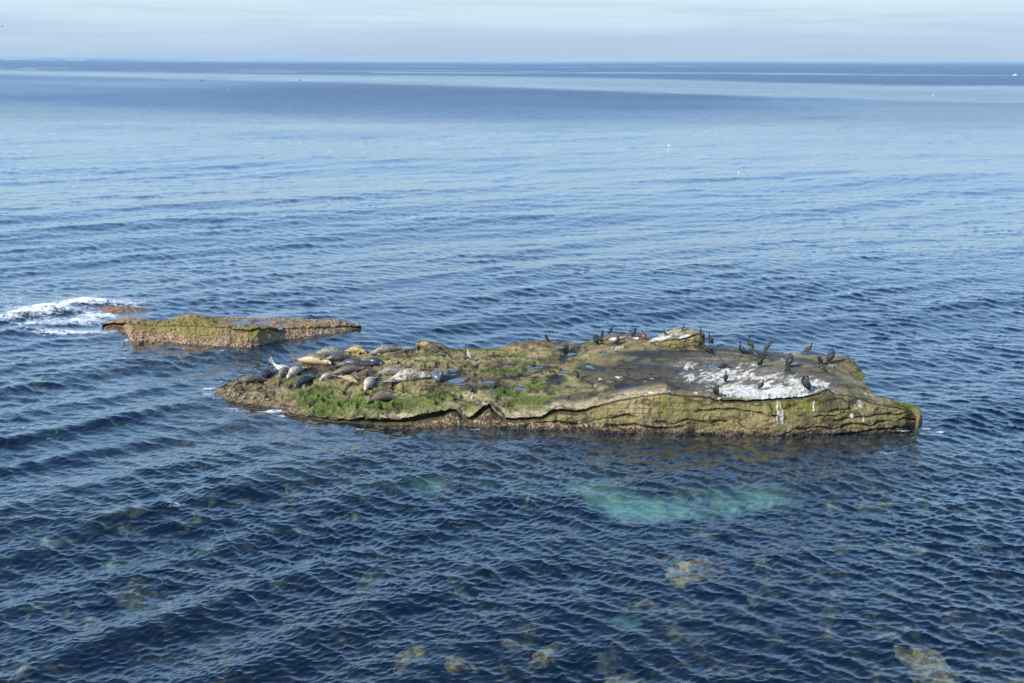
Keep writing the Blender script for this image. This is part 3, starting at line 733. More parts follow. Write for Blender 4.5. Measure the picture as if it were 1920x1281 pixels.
# drowned ledge showing through the surf behind the reef
def boulder_mesh(name, sx, sy, sz, seed, sub=4, rough_=.3):
    bm = bmesh.new(); bmesh.ops.create_icosphere(bm, subdivisions=sub, radius=1)
    V = np.array([v.co[:] for v in bm.verts])
    n = fbm(V[:, 0] * 1.3 + seed, V[:, 1] * 1.3, V[:, 2] * 1.3, 4, seed); n2 = fbm(V[:, 0] * 4, V[:, 1] * 4 + seed, V[:, 2] * 4, 3, seed + 5)
    V = V * (1 + rough_ * n + .09 * n2)[:, None] * np.array([sx, sy, sz])
    for v, c in zip(bm.verts, V): v.co = c
    me = bpy.data.meshes.new(name); bm.to_mesh(me); bm.free()
    me.polygons.foreach_set('use_smooth', np.ones(len(me.polygons), bool))
    return me


def simple_rock_mat(name, c1, c2, c3, sc_=3.0):
    mt, T = mat(name); pos = T.n('ShaderNodeNewGeometry').outputs['Position']
    n = T.noise(pos, sc_, 6, .65, .5)
    base = T.ramp(n, [(.35, c1), (.5, c2), (.66, c3)])
    principled(T, base, .85, bump(T, T.noise(pos, sc_ * 3, 5, .7), .08, .8), .2)
    return mt


m_sub = simple_rock_mat('drowned_stone', (.03, .02, .008), (.22, .15, .055), (.60, .42, .17), 3.0)
m_subd = simple_rock_mat('drowned_dark_stone', (.02, .018, .01), (.09, .075, .03), (.26, .21, .10))
lr = link('drowned_ledge', boulder_mesh('drowned_ledge', 2.0, .7, .42, 11, 5), simple_rock_mat('ledge_stone', (.06, .035, .025), (.20, .12, .08), (.34, .22, .15), 6))
p_ = P(222, 578); lr.location = (p_[0], p_[1], -.33)
tag(lr, 'reddish brown ledge just awash in the white surf behind the small reef', 'rock')


# ------------------------------------------------------------ sea bed and drowned boulders
def build_bed():
    nr, nc = 520, 560
    e = np.concatenate([np.linspace(math.atan(H / 9.0), math.atan(H / 90.0), nr - 30), np.arctan(H / np.geomspace(100, 45000, 30))])
    d = (H) / np.tan(e); th = np.linspace(R(-44), R(44), nc)
    D, TH = np.meshgrid(d, th, indexing='ij'); x = D * np.tan(TH); y = D.copy()
    depth = np.interp(D, [9, 24, 28, 31, 33, 35.5, 40, 60, 200, 45000], [-1.6, -1.8, -2.0, -1.9, -1.75, -2.2, -4, -7, -22, -30])
    rl = fbm(x / 2.4, y / 2.4, oct=5, seed=700, gain=.55)
    rock_ = sstep(31.0, 27.0, y + 1.5 * fbm(x / 4, y / 4, oct=2, seed=701))
    z = depth + (.55 * rl + .35 * np.abs(fbm(x / .8, y / .8, oct=3, seed=702))) * (.3 + .8 * rock_)
    ap = 0 * x
    for Wt, Bt in ((Wm, Bm), (Wr, Br)):
        a = np.array([r[:2] for r in Wt], float); b = np.array([r[:3] for r in Bt], float)
        xs = np.linspace(a[0, 0] + 4, a[-1, 0] - 4, 70)
        f_ = unproj(xs, np.interp(xs, a[:, 0], a[:, 1]), 0)[:, :2]; k_ = unproj(xs, np.interp(xs, b[:, 0], b[:, 1]), np.interp(xs, b[:, 0], b[:, 2]))[:, :2]
        near = (y > f_[:, 1].min() - 7) & (y < k_[:, 1].max() + 7) & (x > f_[:, 0].min() - 7) & (x < f_[:, 0].max() + 7)
        xn, yn = x[near], y[near]; dm = np.full(xn.shape, 1e9)
        for p1, p2 in zip(f_, k_):
            for t_ in np.linspace(0, 1, 7):
                q_ = p1 * (1 - t_) + p2 * t_; dm = np.minimum(dm, (xn - q_[0]) ** 2 + (yn - q_[1]) ** 2)
        dm = np.maximum(np.sqrt(dm) - .45, 0) * (1 + .5 * fbm(xn / 1.1, yn / 1.1, oct=3, seed=705))
        zn = -0.22 - .62 * dm + .22 * fbm(xn / .7, yn / .7, oct=4, seed=706)
        z[near] = np.maximum(z[near], zn); ap[near] = np.maximum(ap[near], sstep(2.8, .8, dm))
    Pp = np.stack([x, y, z], -1).reshape(-1, 3); X, Y = proj(Pp)
    sand = np.zeros(len(Pp))
    wx = X + 40 * fbm(Pp[:, 0] / 2, Pp[:, 1] / 2, oct=4, seed=703); wy = Y + 16 * fbm(Pp[:, 0] / 1.6 + 5, Pp[:, 1] / 1.6, oct=4, seed=704)
    for (cx, cy, rx, ry, rot, a) in [(1190, 945, 95, 28, 5, 1.0), (1400, 935, 100, 26, -3, 1.0), (1110, 915, 60, 20, 0, .85), (650, 862, 110, 16, 0, .75), (830, 905, 150, 22, 0, .36), (1000, 905, 90, 20, 0, .45), (1270, 960, 120, 16, 0, .7), (1000, 890, 60, 16, 0, .35), (1180, 1170, 40, 14, 0, .25), (560, 1060, 60, 20, 0, .12), (1050, 1010, 300, 14, 0, .10), (1500, 905, 60, 16, 0, .3), (1660, 1180, 60, 20, 0, .2)]:
        sand = np.maximum(sand, a * ell(wx, wy, cx, cy, rx, ry, rot, .55))
    me = make_mesh('seabed', np.stack([x, y, z], -1).reshape(-1, 3), gridfaces(nr, nc))
    sand = np.clip(sand * 1.5 - .25 + 1.0 * fbm(Pp[:, 0] / .8, Pp[:, 1] / .5, oct=5, seed=707, gain=.7), 0, .6) * np.sqrt(sand) * (1 - ap.ravel())
    set_f(me, 'sand', sand); set_f(me, 'apron', ap.ravel())
    mt, T = mat('sea_floor'); pos = T.n('ShaderNodeNewGeometry').outputs['Position']
    n1 = T.noise(pos, 1.1, 7, .66, .6); n2 = T.noise(pos, 4.0, 4, .6, .4)
    kelp = T.ramp(n1, [(.47, (.005, .006, .004)), (.55, (.040, .028, .013)), (.61, (.17, .11, .05)), (.70, (.62, .42, .19))])
    kelp = T.mixc(1.0, kelp, T.ramp(n2, [(.3, (.5,) * 3), (.7, (1.4,) * 3)]), 'MULTIPLY')
    weed_and_reflection = T.ramp(n2, [(.38, (.012, .012, .005)), (.52, (.05, .042, .016)), (.68, (.14, .11, .05))])  # weed, darkened further to stand in for the rock wall's dark reflection
    kelp = T.mixc(T.math('MULTIPLY', T.attr('apron').outputs['Fac'], .85), kelp, weed_and_reflection)
    base = T.mixc(T.attr('sand').outputs['Fac'], kelp, (.66, .84, .62))
    principled(T, base, .9, bump(T, n2, .1, .6), .1)
    ob = link('seabed', me, mt); tag(ob, kind='structure')


build_bed()
SUB = [(1318, 1046, .62, .5, .42, -.42, 'pale ochre drowned boulder alone in the middle of the foreground water', 1), (775, 1217, .42, .4, .3, -.45, 'yellowish drowned boulder at the bottom of the view, left of a smaller one', 1), (863, 1229, .34, .3, .25, -.5, 'small yellowish drowned boulder at the bottom, right of a bigger one', 1),
       (1040, 1205, .45, .4, .3, -.6, 'dim ochre drowned boulder below the centre of the view', 1), (1740, 1222, .62, .5, .4, -.45, 'broad yellow drowned boulder near the bottom right corner', 1), (1590, 1010, .5, .4, .25, -.8, 'faint drowned boulder right of the pale ochre one', 0), (1150, 1225, .5, .4, .3, -.8, 'dim drowned boulder at the bottom between two yellow ones', 0),
       (275, 1105, .8, .5, .35, -.75, 'wide olive drowned boulder at the left, under the swell lines', 0), (390, 1190, .5, .4, .35, -.7, 'dark olive drowned boulder at the lower left', 0), (430, 1195, .5, .45, .3, -.8, 'dark drowned boulder just right of the olive one at the lower left', 0), (1440, 1100, .4, .35, .3, -.8, 'small olive drowned boulder below and right of the pale ochre one', 0), (700, 1070, .7, .5, .4, -.9, 'olive drowned boulder in the left part of the foreground', 0),
       (1700, 1010, .6, .4, .3, -.8, 'faint olive drowned boulder at the right, below the end of the island', 0), (1560, 1135, .5, .35, .3, -.6, 'brownish drowned boulder above the broad yellow one', 0), (250, 942, .6, .4, .3, -.9, 'faint brown drowned boulder at the far left below the island tip', 0), (1170, 1270, .5, .4, .3, -.6, 'ochre drowned boulder cut by the bottom edge of the view', 1), (860, 1080, .5, .4, .3, -.85, 'small dim drowned boulder left of centre in the foreground', 0), (1290, 1130, .45, .4, .3, -.8, 'small dim drowned boulder below the pale ochre one', 0)]
for i, (px, py, sx_, sy_, sz_, zz, lab, br) in enumerate(SUB):
    p_ = P(px, py); k_ = (H + .0) / H
    zz -= .45 if i else .04
    sx_ *= .82; sy_ *= .8
    q_ = unproj(np.array(float(px)), np.array(float(py)), zz + sz_ * .6)
    o = link('drowned_boulder', boulder_mesh('drowned_boulder', sx_ * 1.5, sy_, sz_ * .8, 20 + i, 4, .85), m_sub if br else m_subd)
    o.location = (q_[0], q_[1], zz - sz_ * .6); o.rotation_euler = (0, 0, i * 1.3)
    tag(o, lab, 'boulder', 'drowned boulders in the shallow foreground water')


# ------------------------------------------------------------ tide pools
def pool_material():
    mt, T = mat('pool_water'); ge = T.n('ShaderNodeNewGeometry')
    n = T.noise(ge.outputs['Position'], 7, 2, .5)
    p = principled(T, (.015, .022, .03), .02, bump(T, n, .004, .5), .5)
    p.inputs['IOR'].default_value = 3.8
    return mt


pm = pool_material()


def add_pool(info, bvh, lab):
    cx, cy, rx, ry, lev = info
    nseg = 40; pts = []
    for k in range(nseg):
        a = k / nseg * 2 * math.pi
        kr = 1.16 + .16 * math.sin(2 * a + cx) + .10 * math.sin(3 * a + cy * 2) + .05 * math.sin(5 * a + cx * 3)
        pts.append((cx + kr * rx * math.cos(a), cy + kr * ry * math.sin(a)))
    c3 = unproj(np.array(cx * 1.0), np.array(cy * 1.0), lev)
    E_ = [unproj(np.array(a), np.array(b), lev) - c3 for a, b in pts]
    V = [(0, 0, 0)] + [tuple(v) for v in E_]
    me = bpy.data.meshes.new('tide_pool')
    me.from_pydata(V, [], [(0, ((k + 1) % nseg) + 1, k + 1) for k in range(nseg)]); me.update()
    o = link('tide_pool', me, pm, loc=tuple(c3)); tag(o, kind='structure')
    return o


for inf in pool_info: add_pool(inf, rock_bvh, '')
for inf in rpool_info: add_pool(inf, reef_bvh, '')


def hit(px, py, bvh=None):
    """first point of the rock seen along a line of sight"""
    a = (px - 960) / F; b = (640.5 - py) / F
    d = Vector(tuple(fwd + a * right + b * up)).normalized()
    for t in (bvh or rock_bvh,):
        h_, n_, i_, ds = t.ray_cast(Vector((0, 0, H)), d)
        if h_ is not None and h_.z > 0.02: return h_, n_
    return None, None


def ground(px, py):
    for k in range(0, 26):
        h_, n_ = hit(px, py + k * .8)
        if h_ is not None: return h_
    return Vector(tuple(P(px, py, .8)))


def drop(x, y, zdef=.8):
    h_, n_, i_, ds = rock_bvh.ray_cast(Vector((x, y, 6)), Vector((0, 0, -1)))
    return h_.z if h_ is not None else zdef


# ------------------------------------------------------------ animal building
def catmull(pts, n):
    pts = np.array(pts, float); m_ = len(pts)
    P0 = np.vstack([2 * pts[0] - pts[1], pts, 2 * pts[-1] - pts[-2]])
    out = []
    for i in range(m_ - 1):
        a, b, c, d = P0[i], P0[i + 1], P0[i + 2], P0[i + 3]
        for k in range(n):
            t = k / n
            out.append(.5 * (2 * b + (c - a) * t + (2 * a - 5 * b + 4 * c - d) * t * t + (3 * b - a - 3 * c + d) * t ** 3))
    out.append(pts[-1]); return np.array(out)


def tube(bm, pts, n=4, seg=14, side=None):
    """pts rows: x,y,z, half-width, half-height; closed tapered tube"""
    Q = catmull(pts, n); Q[:, 3:] = np.maximum(Q[:, 3:], .003)
    rings = []
    for i, q in enumerate(Q):
        a = Q[max(i - 1, 0)][:3]; b = Q[min(i + 1, len(Q) - 1)][:3]
        t = Vector(tuple(b - a)).normalized()
        s = Vector((0, 1, 0)) if side is None else Vector(side)
        s = (s - t * s.dot(t)).normalized(); u = t.cross(s) * -1
        rings.append([bm.verts.new(Vector(tuple(q[:3])) + s * (math.cos(k / seg * 2 * math.pi) * q[3]) + u * (math.sin(k / seg * 2 * math.pi) * q[4])) for k in range(seg)])
    for r1, r2 in zip(rings[:-1], rings[1:]):
        for k in range(seg): bm.faces.new((r1[k], r1[(k + 1) % seg], r2[(k + 1) % seg], r2[k]))
    bm.faces.new(rings[0][::-1]); bm.faces.new(rings[-1])


def to_mesh(bm, name, voxel=None, smooth_it=0):
    bmesh.ops.recalc_face_normals(bm, faces=bm.faces)
    me = bpy.data.meshes.new(name); bm.to_mesh(me); bm.free()
    if voxel:
        o = bpy.data.objects.new('tmp', me); COL.objects.link(o)
        r = o.modifiers.new('r', 'REMESH'); r.mode = 'VOXEL'; r.voxel_size = voxel
        if smooth_it:
            s_ = o.modifiers.new('s', 'SMOOTH'); s_.iterations = smooth_it; s_.factor = .5
        dg = bpy.context.evaluated_depsgraph_get()
        me2 = bpy.data.meshes.new_from_object(o.evaluated_get(dg)); bpy.data.objects.remove(o); me = me2; me.name = name
    me.polygons.foreach_set('use_smooth', np.ones(len(me.polygons), bool))
    return me


def ball(name, r, sc3=(1, 1, 1), loc=(0, 0, 0)):
    bm = bmesh.new(); bmesh.ops.create_uvsphere(bm, u_segments=12, v_segments=8, radius=r)
    for v in bm.verts: v.co = Vector((v.co.x * sc3[0] + loc[0], v.co.y * sc3[1] + loc[1], v.co.z * sc3[2] + loc[2]))
    me = bpy.data.meshes.new(name); bm.to_mesh(me); bm.free()
    me.polygons.foreach_set('use_smooth', np.ones(len(me.polygons), bool)); return me


def flat_mat(name, c, rough=.5, spec=.5):
    mt, T = mat(name); principled(T, T.mixc(T.noise(T.n('ShaderNodeTexCoord').outputs['Object'], 30, 3), tuple(x * .8 for x in c), tuple(min(1, x * 1.2) for x in c)), rough, None, spec); return mt


m_eye = flat_mat('wet_black', (.01, .01, .01), .15)


def seal_material(name, back, belly, spot, amount, rough=.55, bell=0.0):
    mt, T = mat(name); tcn = T.n('ShaderNodeTexCoord'); ob_ = tcn.outputs['Object']
    sx_ = T.n('ShaderNodeSeparateXYZ'); T.l(ob_, sx_.inputs[0])
    n = T.noise(ob_, 3.5, 3, .6); sp1 = T.noise(ob_, 20, 3, .65, .2); sp2 = T.noise(ob_, 8, 2, .5, .4)
    under = T.math('ADD', T.math('MULTIPLY', sx_.outputs[2], 5.5), T.math('MULTIPLY', n, 1.0))
    f = T.ramp(under, [(max(0.02, .62 + bell), (1,) * 3), (min(.98, 1.0 + bell), (0,) * 3)])
    c = T.mixc(f, back, belly)
    sm = T.ramp(T.math('ADD', T.math('MULTIPLY', sp1, .6), T.math('MULTIPLY', sp2, .4)), [(.48, (0,) * 3), (.53, (min(1, amount * 1.25),) * 3)])
    c = T.mixc(sm, c, spot)
    principled(T, c, rough, bump(T, sp1, .006, .4), .4)
    return mt


def make_seal(L, yaw, loc, look, head_up=.0, tail_up=.06, curve=0.0, roll=0.0, fat=1.0, flip_up=0.0):
    """body lies along +x (nose); one continuous skin with flippers"""
    s = L / 1.5 * fat
    prof = [(0, .035, .03), (.06, .06, .05), (.18, .115, .10), (.34, .185, .165), (.50, .225, .195), (.64, .21, .185), (.76, .15, .145), (.85, .115, .11), (.915, .115, .105), (.96, .08, .07), (1.0, .04, .035)]
    pts = []
    for t, w_, h_ in prof:
        x = (t - .5) * L
        u_ = max(0, (t - .66) / .34); v_ = max(0, (.3 - t) / .3)
        z = h_ * s * .92 + head_up * u_ ** 1.5 + tail_up * v_ ** 1.5
        x -= head_up * .45 * u_ ** 2 + tail_up * .3 * v_ ** 2
        y = curve * L * ((t - .5) ** 2 * 1.6 - .1)
        pts.append((x, y, z, w_ * s, h_ * s))
    bm = bmesh.new(); tube(bm, pts, 4, 20)
    # hind flippers: two fans held together behind the tail
    p0 = np.array(pts[0][:3]); p1 = np.array(pts[1][:3]); dr = (p0 - p1); dr = dr / np.linalg.norm(dr)
    for sg in (-1, 1):
        a = p1; b = p0 + np.array([0, sg * .03, 0]); c_ = p0 + dr * .13 * s + np.array([0, sg * .055, .01 + flip_up]); d_ = p0 + dr * .23 * s + np.array([0, sg * .085, .02 + flip_up * 1.8])
        tube(bm, [(*a, .03, .03), (*b, .035, .03), (*c_, .05, .018), (*d_, .065, .013)], 3, 10)
    # fore flippers
    sh = np.array(pts[6][:3])
    for sg in (-1, 1):
        a = sh + np.array([-.02, sg * .08 * s, -.05 * s]); b = sh + np.array([-.06, sg * .17 * s, -.10 * s]); c_ = sh + np.array([-.16, sg * .24 * s, -.115 * s])
        tube(bm, [(*a, .04, .03), (*b, .05, .022), (*c_, .04, .014)], 3, 10)
    # muzzle pads
    hd = np.array(pts[-1][:3])
    tube(bm, [(hd[0] - .04, hd[1], hd[2] - .01, .05 * s, .035 * s), (hd[0] + .02, hd[1], hd[2] - .012, .045 * s, .03 * s), (hd[0] + .04, hd[1], hd[2] - .014, .02 * s, .018 * s)], 2, 10)
    me = to_mesh(bm, 'body', .016, 3)
    root = bpy.data.objects.new('seal', None); COL.objects.link(root); root.empty_display_size = .2
    bo = link('body', me, look, root); c0_ = Vector((0, 0, .17 * s))
    bo.rotation_euler = (roll, 0, 0); bo.location = c0_ - Matrix.Rotation(roll, 3, 'X') @ c0_
    rt = Matrix.Rotation(roll, 3, 'X')
    def rp(v):
        v = Vector(v); c0 = Vector((0, 0, .17 * s)); return rt @ (v - c0) + c0
    for sg in (-1, 1):
        link('eye', ball('eye', .016, (1, 1, 1), rp((pts[-2][0] - .0, pts[-2][1] + sg * .062 * s, pts[-2][2] + .045 * s))), m_eye, root)
    link('nose', ball('nose', .02, (1, 1.2, .8), rp((hd[0] + .035, hd[1], hd[2] + .012))), m_eye, root)
    root.location = loc; root.rotation_euler = (0, 0, yaw)
    return root


SM = {
    'mottled_brown': seal_material('coat_mottled_brown', (.15, .115, .085), (.30, .24, .17), (.055, .045, .038), .75),
    'plain_brown': seal_material('coat_plain_brown', (.16, .115, .08), (.26, .20, .14), (.10, .075, .055), .4),
    'dark': seal_material('coat_dark', (.028, .03, .036), (.10, .10, .105), (.16, .155, .15), .45, .35),
    'navy': seal_material('coat_navy', (.022, .026, .038), (.06, .062, .07), (.09, .09, .10), .5, .3),
    'white': seal_material('coat_white', (.64, .59, .51), (.78, .72, .62), (.13, .12, .11), .6),
    'cream': seal_material('coat_cream', (.55, .46, .32), (.75, .66, .50), (.35, .26, .16), .5),
    'golden': seal_material('coat_golden', (.12, .085, .045), (.60, .45, .24), (.40, .29, .16), .25, .5, .35),
    'tan': seal_material('coat_tan', (.40, .28, .13), (.62, .48, .28), (.15, .11, .07), .6),
    'grey_mottled': seal_material('coat_grey_mottled', (.095, .088, .070), (.34, .32, .27), (.30, .29, .25), .55),
    'grey': seal_material('coat_grey', (.19, .165, .13), (.42, .38, .32), (.09, .085, .08), .6, .5),
    'pale_grey': seal_material('coat_pale_grey', (.48, .41, .32), (.66, .56, .43), (.20, .17, .14), .55),
    'spotted': seal_material('coat_spotted', (.36, .32, .24), (.82, .80, .76), (.10, .09, .07), .8, .5, .05),
    'bluegrey': seal_material('coat_bluegrey', (.085, .10, .13), (.22, .22, .24), (.05, .055, .07), .4, .3),
}
# px,py of the point on the rock under the middle of the body, length, yaw, coat, head_up, tail_up, curve, roll, fat, flipper lift, label
SEALS = [
    (472, 716, 1.42, 197, 'mottled_brown', .0, .03, .10, 0, .95, 0, 'mottled brown seal lying along the left tip of the island, head down at the left'),
    (452, 709, 1.2, 20, 'dark', .0, .16, .0, 0, .85, .04, 'dark seal with pale hind flippers, half hidden behind the mottled brown seal at left tip'),
    (472, 708, 1.15, 5, 'white', .0, .0, .0, 0, .8, 0, 'whitish seal behind the mottled brown one at the left tip'),
    (498, 707, 1.25, 75, 'navy', .02, .12, .0, 0, 1.15, .03, 'plump dark blue seal seen from behind, flippers toward the viewer, near the left tip'),
    (531, 682, 1.15, 325, 'white', .04, .22, .15, .3, 1.0, .06, 'white seal with grey flecks and raised tail, at the rear left of the group'),
    (532, 700, 1.15, 262, 'grey', .0, .05, .0, .4, 1.0, 0, 'grey seal with pale belly lying end-on just left of the pale tan one'),
    (554, 701, 1.3, 252, 'pale_grey', .0, .04, .0, 0, 1.1, 0, 'pale tan seal lying end-on with head toward the viewer, left of the big golden one'),
    (571, 716, 1.2, 235, 'navy', .0, .03, .15, 0, 1.1, 0, 'black wet seal nearest the green algae, below the pale tan end-on seal'),
    (590, 683, 1.6, 350, 'golden', .0, .10, .05, -1.1, 1.12, .03, 'big golden bellied seal with a dark back, lying on its side'),
    (624, 664, 1.6, 178, 'grey_mottled', .0, .02, .0, 0, 1.15, 0, 'grey flecked seal with a humped back at the rear edge of the island'),
    (634, 676, 1.5, 185, 'dark', .0, .02, .0, .3, .95, 0, 'dark grey seal directly in front of the grey flecked humped one'),
    (668, 660, 1.1, 335, 'tan', .0, .02, -.1, 0, 1.15, 0, 'golden tan mottled seal at the rear edge, tail pointing at the sea'),
    (664, 689, 1.6, 172, 'dark', .03, .06, .0, .6, 1.0, 0, 'black backed seal with a whitish belly, above the brown mottled one'),
    (700, 683, 1.15, 335, 'navy', .0, .03, .0, 0, 1.2, 0, 'dark blue speckled seal in the middle of the group'),
    (652, 700, 1.65, 5, 'mottled_brown', .0, .03, .06, 0, .8, .02, 'slim reddish brown seal stretched out right of the small cream one'),
    (612, 709, .95, 245, 'cream', .0, .02, .0, 0, 1.0, 0, 'small cream seal curled end-on in the middle of the group'),
    (655, 714, 1.05, 320, 'tan', .0, .02, .1, 0, .95, 0, 'small tan seal lying with a white flipper, left of the pale end-on seal'),
    (693, 720, 1.25, 262, 'pale_grey', .0, .03, .0, 0, 1.12, 0, 'pale spotted seal end-on toward the viewer, casting a dark shadow into a puddle'),
    (725, 661, 1.5, 182, 'grey_mottled', .0, .03, .0, 0, .95, 0, 'dark grey seal alone at the rear edge, right of the golden tan one'),
    (736, 702, 1.35, 165, 'grey', .05, .18, .0, .5, 1.1, .08, 'grey seal curled like a banana with its flippers raised, behind the white spotted one'),
    (766, 711, 1.85, 355, 'spotted', .0, .03, .0, -.7, 1.05, 0, 'long white bellied seal with dark spots, largest at the right of the group'),
    (819, 713, 1.2, 300, 'bluegrey', .50, .0, .0, 0, 1.3, 0, 'blue grey seal sitting up alert beside a tide pool, last at the right'),
    (717, 752, 1.35, 205, 'plain_brown', .0, .02, .25, 0, .85, 0, 'plain brown seal alone on green algae near the front edge'),
]
for (px, py, L, yaw, coat, hu, tu, cv, ro, ft, fu, lab) in SEALS:
    g = ground(px, py)
    yw = R(yaw); dx, dy = math.cos(yw), math.sin(yw)
    hs = [drop(g.x + dx * t * L, g.y + dy * t * L, g.z) for t in (-.35, -.15, 0, .15, .35)]
    hs = [h for h in hs if abs(h - g.z) < .45] or [g.z]
    z = sum(hs) / len(hs) + .0
    sl = 0.0
    a_, b_ = drop(g.x - dx * .3 * L, g.y - dy * .3 * L, g.z), drop(g.x + dx * .3 * L, g.y + dy * .3 * L, g.z)
    if abs(b_ - a_) < .3: sl = -math.atan2(b_ - a_, .6 * L)
    o = make_seal(L, yw, (g.x, g.y, z - .01), SM[coat], hu, tu, cv, ro, ft, fu)
    o.rotation_euler = (0, sl, yw)
    tag(o, lab, 'seal', 'harbour seals hauled out on the rock')


# ------------------------------------------------------------ cormorants
def plume_mat(name, c1, c2, rough=.45):
    mt, T = mat(name); ob_ = T.n('ShaderNodeTexCoord').outputs['Object']
    n = T.noise(T.mapping(ob_, (1, 1, .4)), 40, 4, .6)
    principled(T, T.ramp(n, [(.35, c1), (.65, c2)]), rough, bump(T, n, .006, .5), .3)
    return mt


PL = {'black': (plume_mat('plumage_black', (.010, .012, .012), (.026, .030, .028)), plume_mat('plumage_slate', (.026, .032, .031), (.060, .068, .062))),
      'tanb': (plume_mat('plumage_dark_brown', (.016, .018, .014), (.04, .04, .03)), plume_mat('plumage_olive_grey', (.05, .052, .036), (.105, .10, .07))),
      'brown': (plume_mat('plumage_brown', (.06, .04, .03), (.12, .08, .055)), plume_mat('plumage_rufous', (.20, .115, .07), (.34, .20, .13))),
      'gull': (plume_mat('plumage_mottled_gull', (.30, .24, .19), (.58, .50, .42), .7), plume_mat('plumage_gull_wing', (.20, .15, .11), (.50, .42, .34), .7))}
m_bill = flat_mat('bill_grey', (.10, .09, .07), .4); m_foot = flat_mat('foot_black', (.03, .028, .025), .6)

# spine rows: x, y, z, half-width, half-height. body faces +x
POSES = {
    'upright': dict(body=[(-.17, 0, .10, .035, .02), (-.12, 0, .17, .075, .06), (-.05, 0, .27, .105, .10), (.01, 0, .38, .105, .105), (.055, 0, .47, .075, .08), (.075, 0, .54, .042, .045), (.07, 0, .61, .030, .032), (.065, 0, .67, .028, .03), (.085, 0, .72, .034, .034), (.125, 0, .735, .026, .024)], head=(.135, 0, .735), bd=(1, 0, -.05)),
    'hunched': dict(body=[(-.17, 0, .08, .035, .02), (-.13, 0, .15, .085, .06), (-.06, 0, .25, .12, .11), (.0, 0, .35, .115, .115), (.045, 0, .43, .085, .09), (.03, 0, .485, .055, .05), (.05, 0, .53, .045, .045), (.09, 0, .53, .032, .03)], head=(.10, 0, .53), bd=(1, 0, -.35)),
    'preening': dict(body=[(-.17, 0, .08, .035, .02), (-.12, 0, .16, .085, .06), (-.05, 0, .27, .12, .11), (.02, 0, .37, .11, .11), (.06, 0, .45, .07, .075), (.075, .02, .52, .038, .04), (.055, .06, .575, .03, .032), (.0, .10, .57, .03, .03), (-.03, .115, .53, .034, .034), (-.04, .115, .49, .026, .024)], head=(-.045, .115, .485), bd=(-.35, -.1, -1)),
    'leaning': dict(body=[(-.26, 0, .15, .035, .02), (-.19, 0, .19, .075, .055), (-.09, 0, .25, .11, .095), (.02, 0, .32, .11, .10), (.10, 0, .39, .075, .08), (.14, 0, .46, .042, .045), (.15, 0, .53, .03, .032), (.145, 0, .58, .028, .03), (.17, 0, .62, .034, .034), (.21, 0, .625, .026, .024)], head=(.22, 0, .625), bd=(1, 0, 0)),
    'arched': dict(body=[(-.20, 0, .08, .035, .02), (-.15, 0, .15, .07, .05), (-.07, 0, .25, .10, .09), (.01, 0, .35, .10, .10), (.07, 0, .45, .065, .07), (.12, 0, .52, .04, .042), (.19, 0, .54, .03, .03), (.25, 0, .50, .03, .03), (.26, 0, .46, .034, .034), (.235, 0, .43, .025, .024)], head=(.23, 0, .425), bd=(-.8, 0, -.7)),
    'crouched': dict(body=[(-.30, 0, .12, .035, .02), (-.22, 0, .13, .08, .05), (-.10, 0, .15, .13, .09), (.03, 0, .17, .13, .10), (.13, 0, .18, .08, .08), (.20, 0, .19, .045, .045), (.26, 0, .19, .034, .034), (.29, 0, .18, .026, .024)], head=(.30, 0, .18), bd=(1, 0, -.3)),
    'gull': dict(body=[(-.20, 0, .14, .03, .015), (-.12, 0, .16, .06, .045), (-.03, 0, .20, .085, .075), (.06, 0, .24, .085, .085), (.11, 0, .30, .05, .055), (.12, 0, .36, .04, .042), (.14, 0, .39, .045, .042), (.175, 0, .385, .03, .026)], head=(.18, 0, .385), bd=(1, 0, -.15)),
}


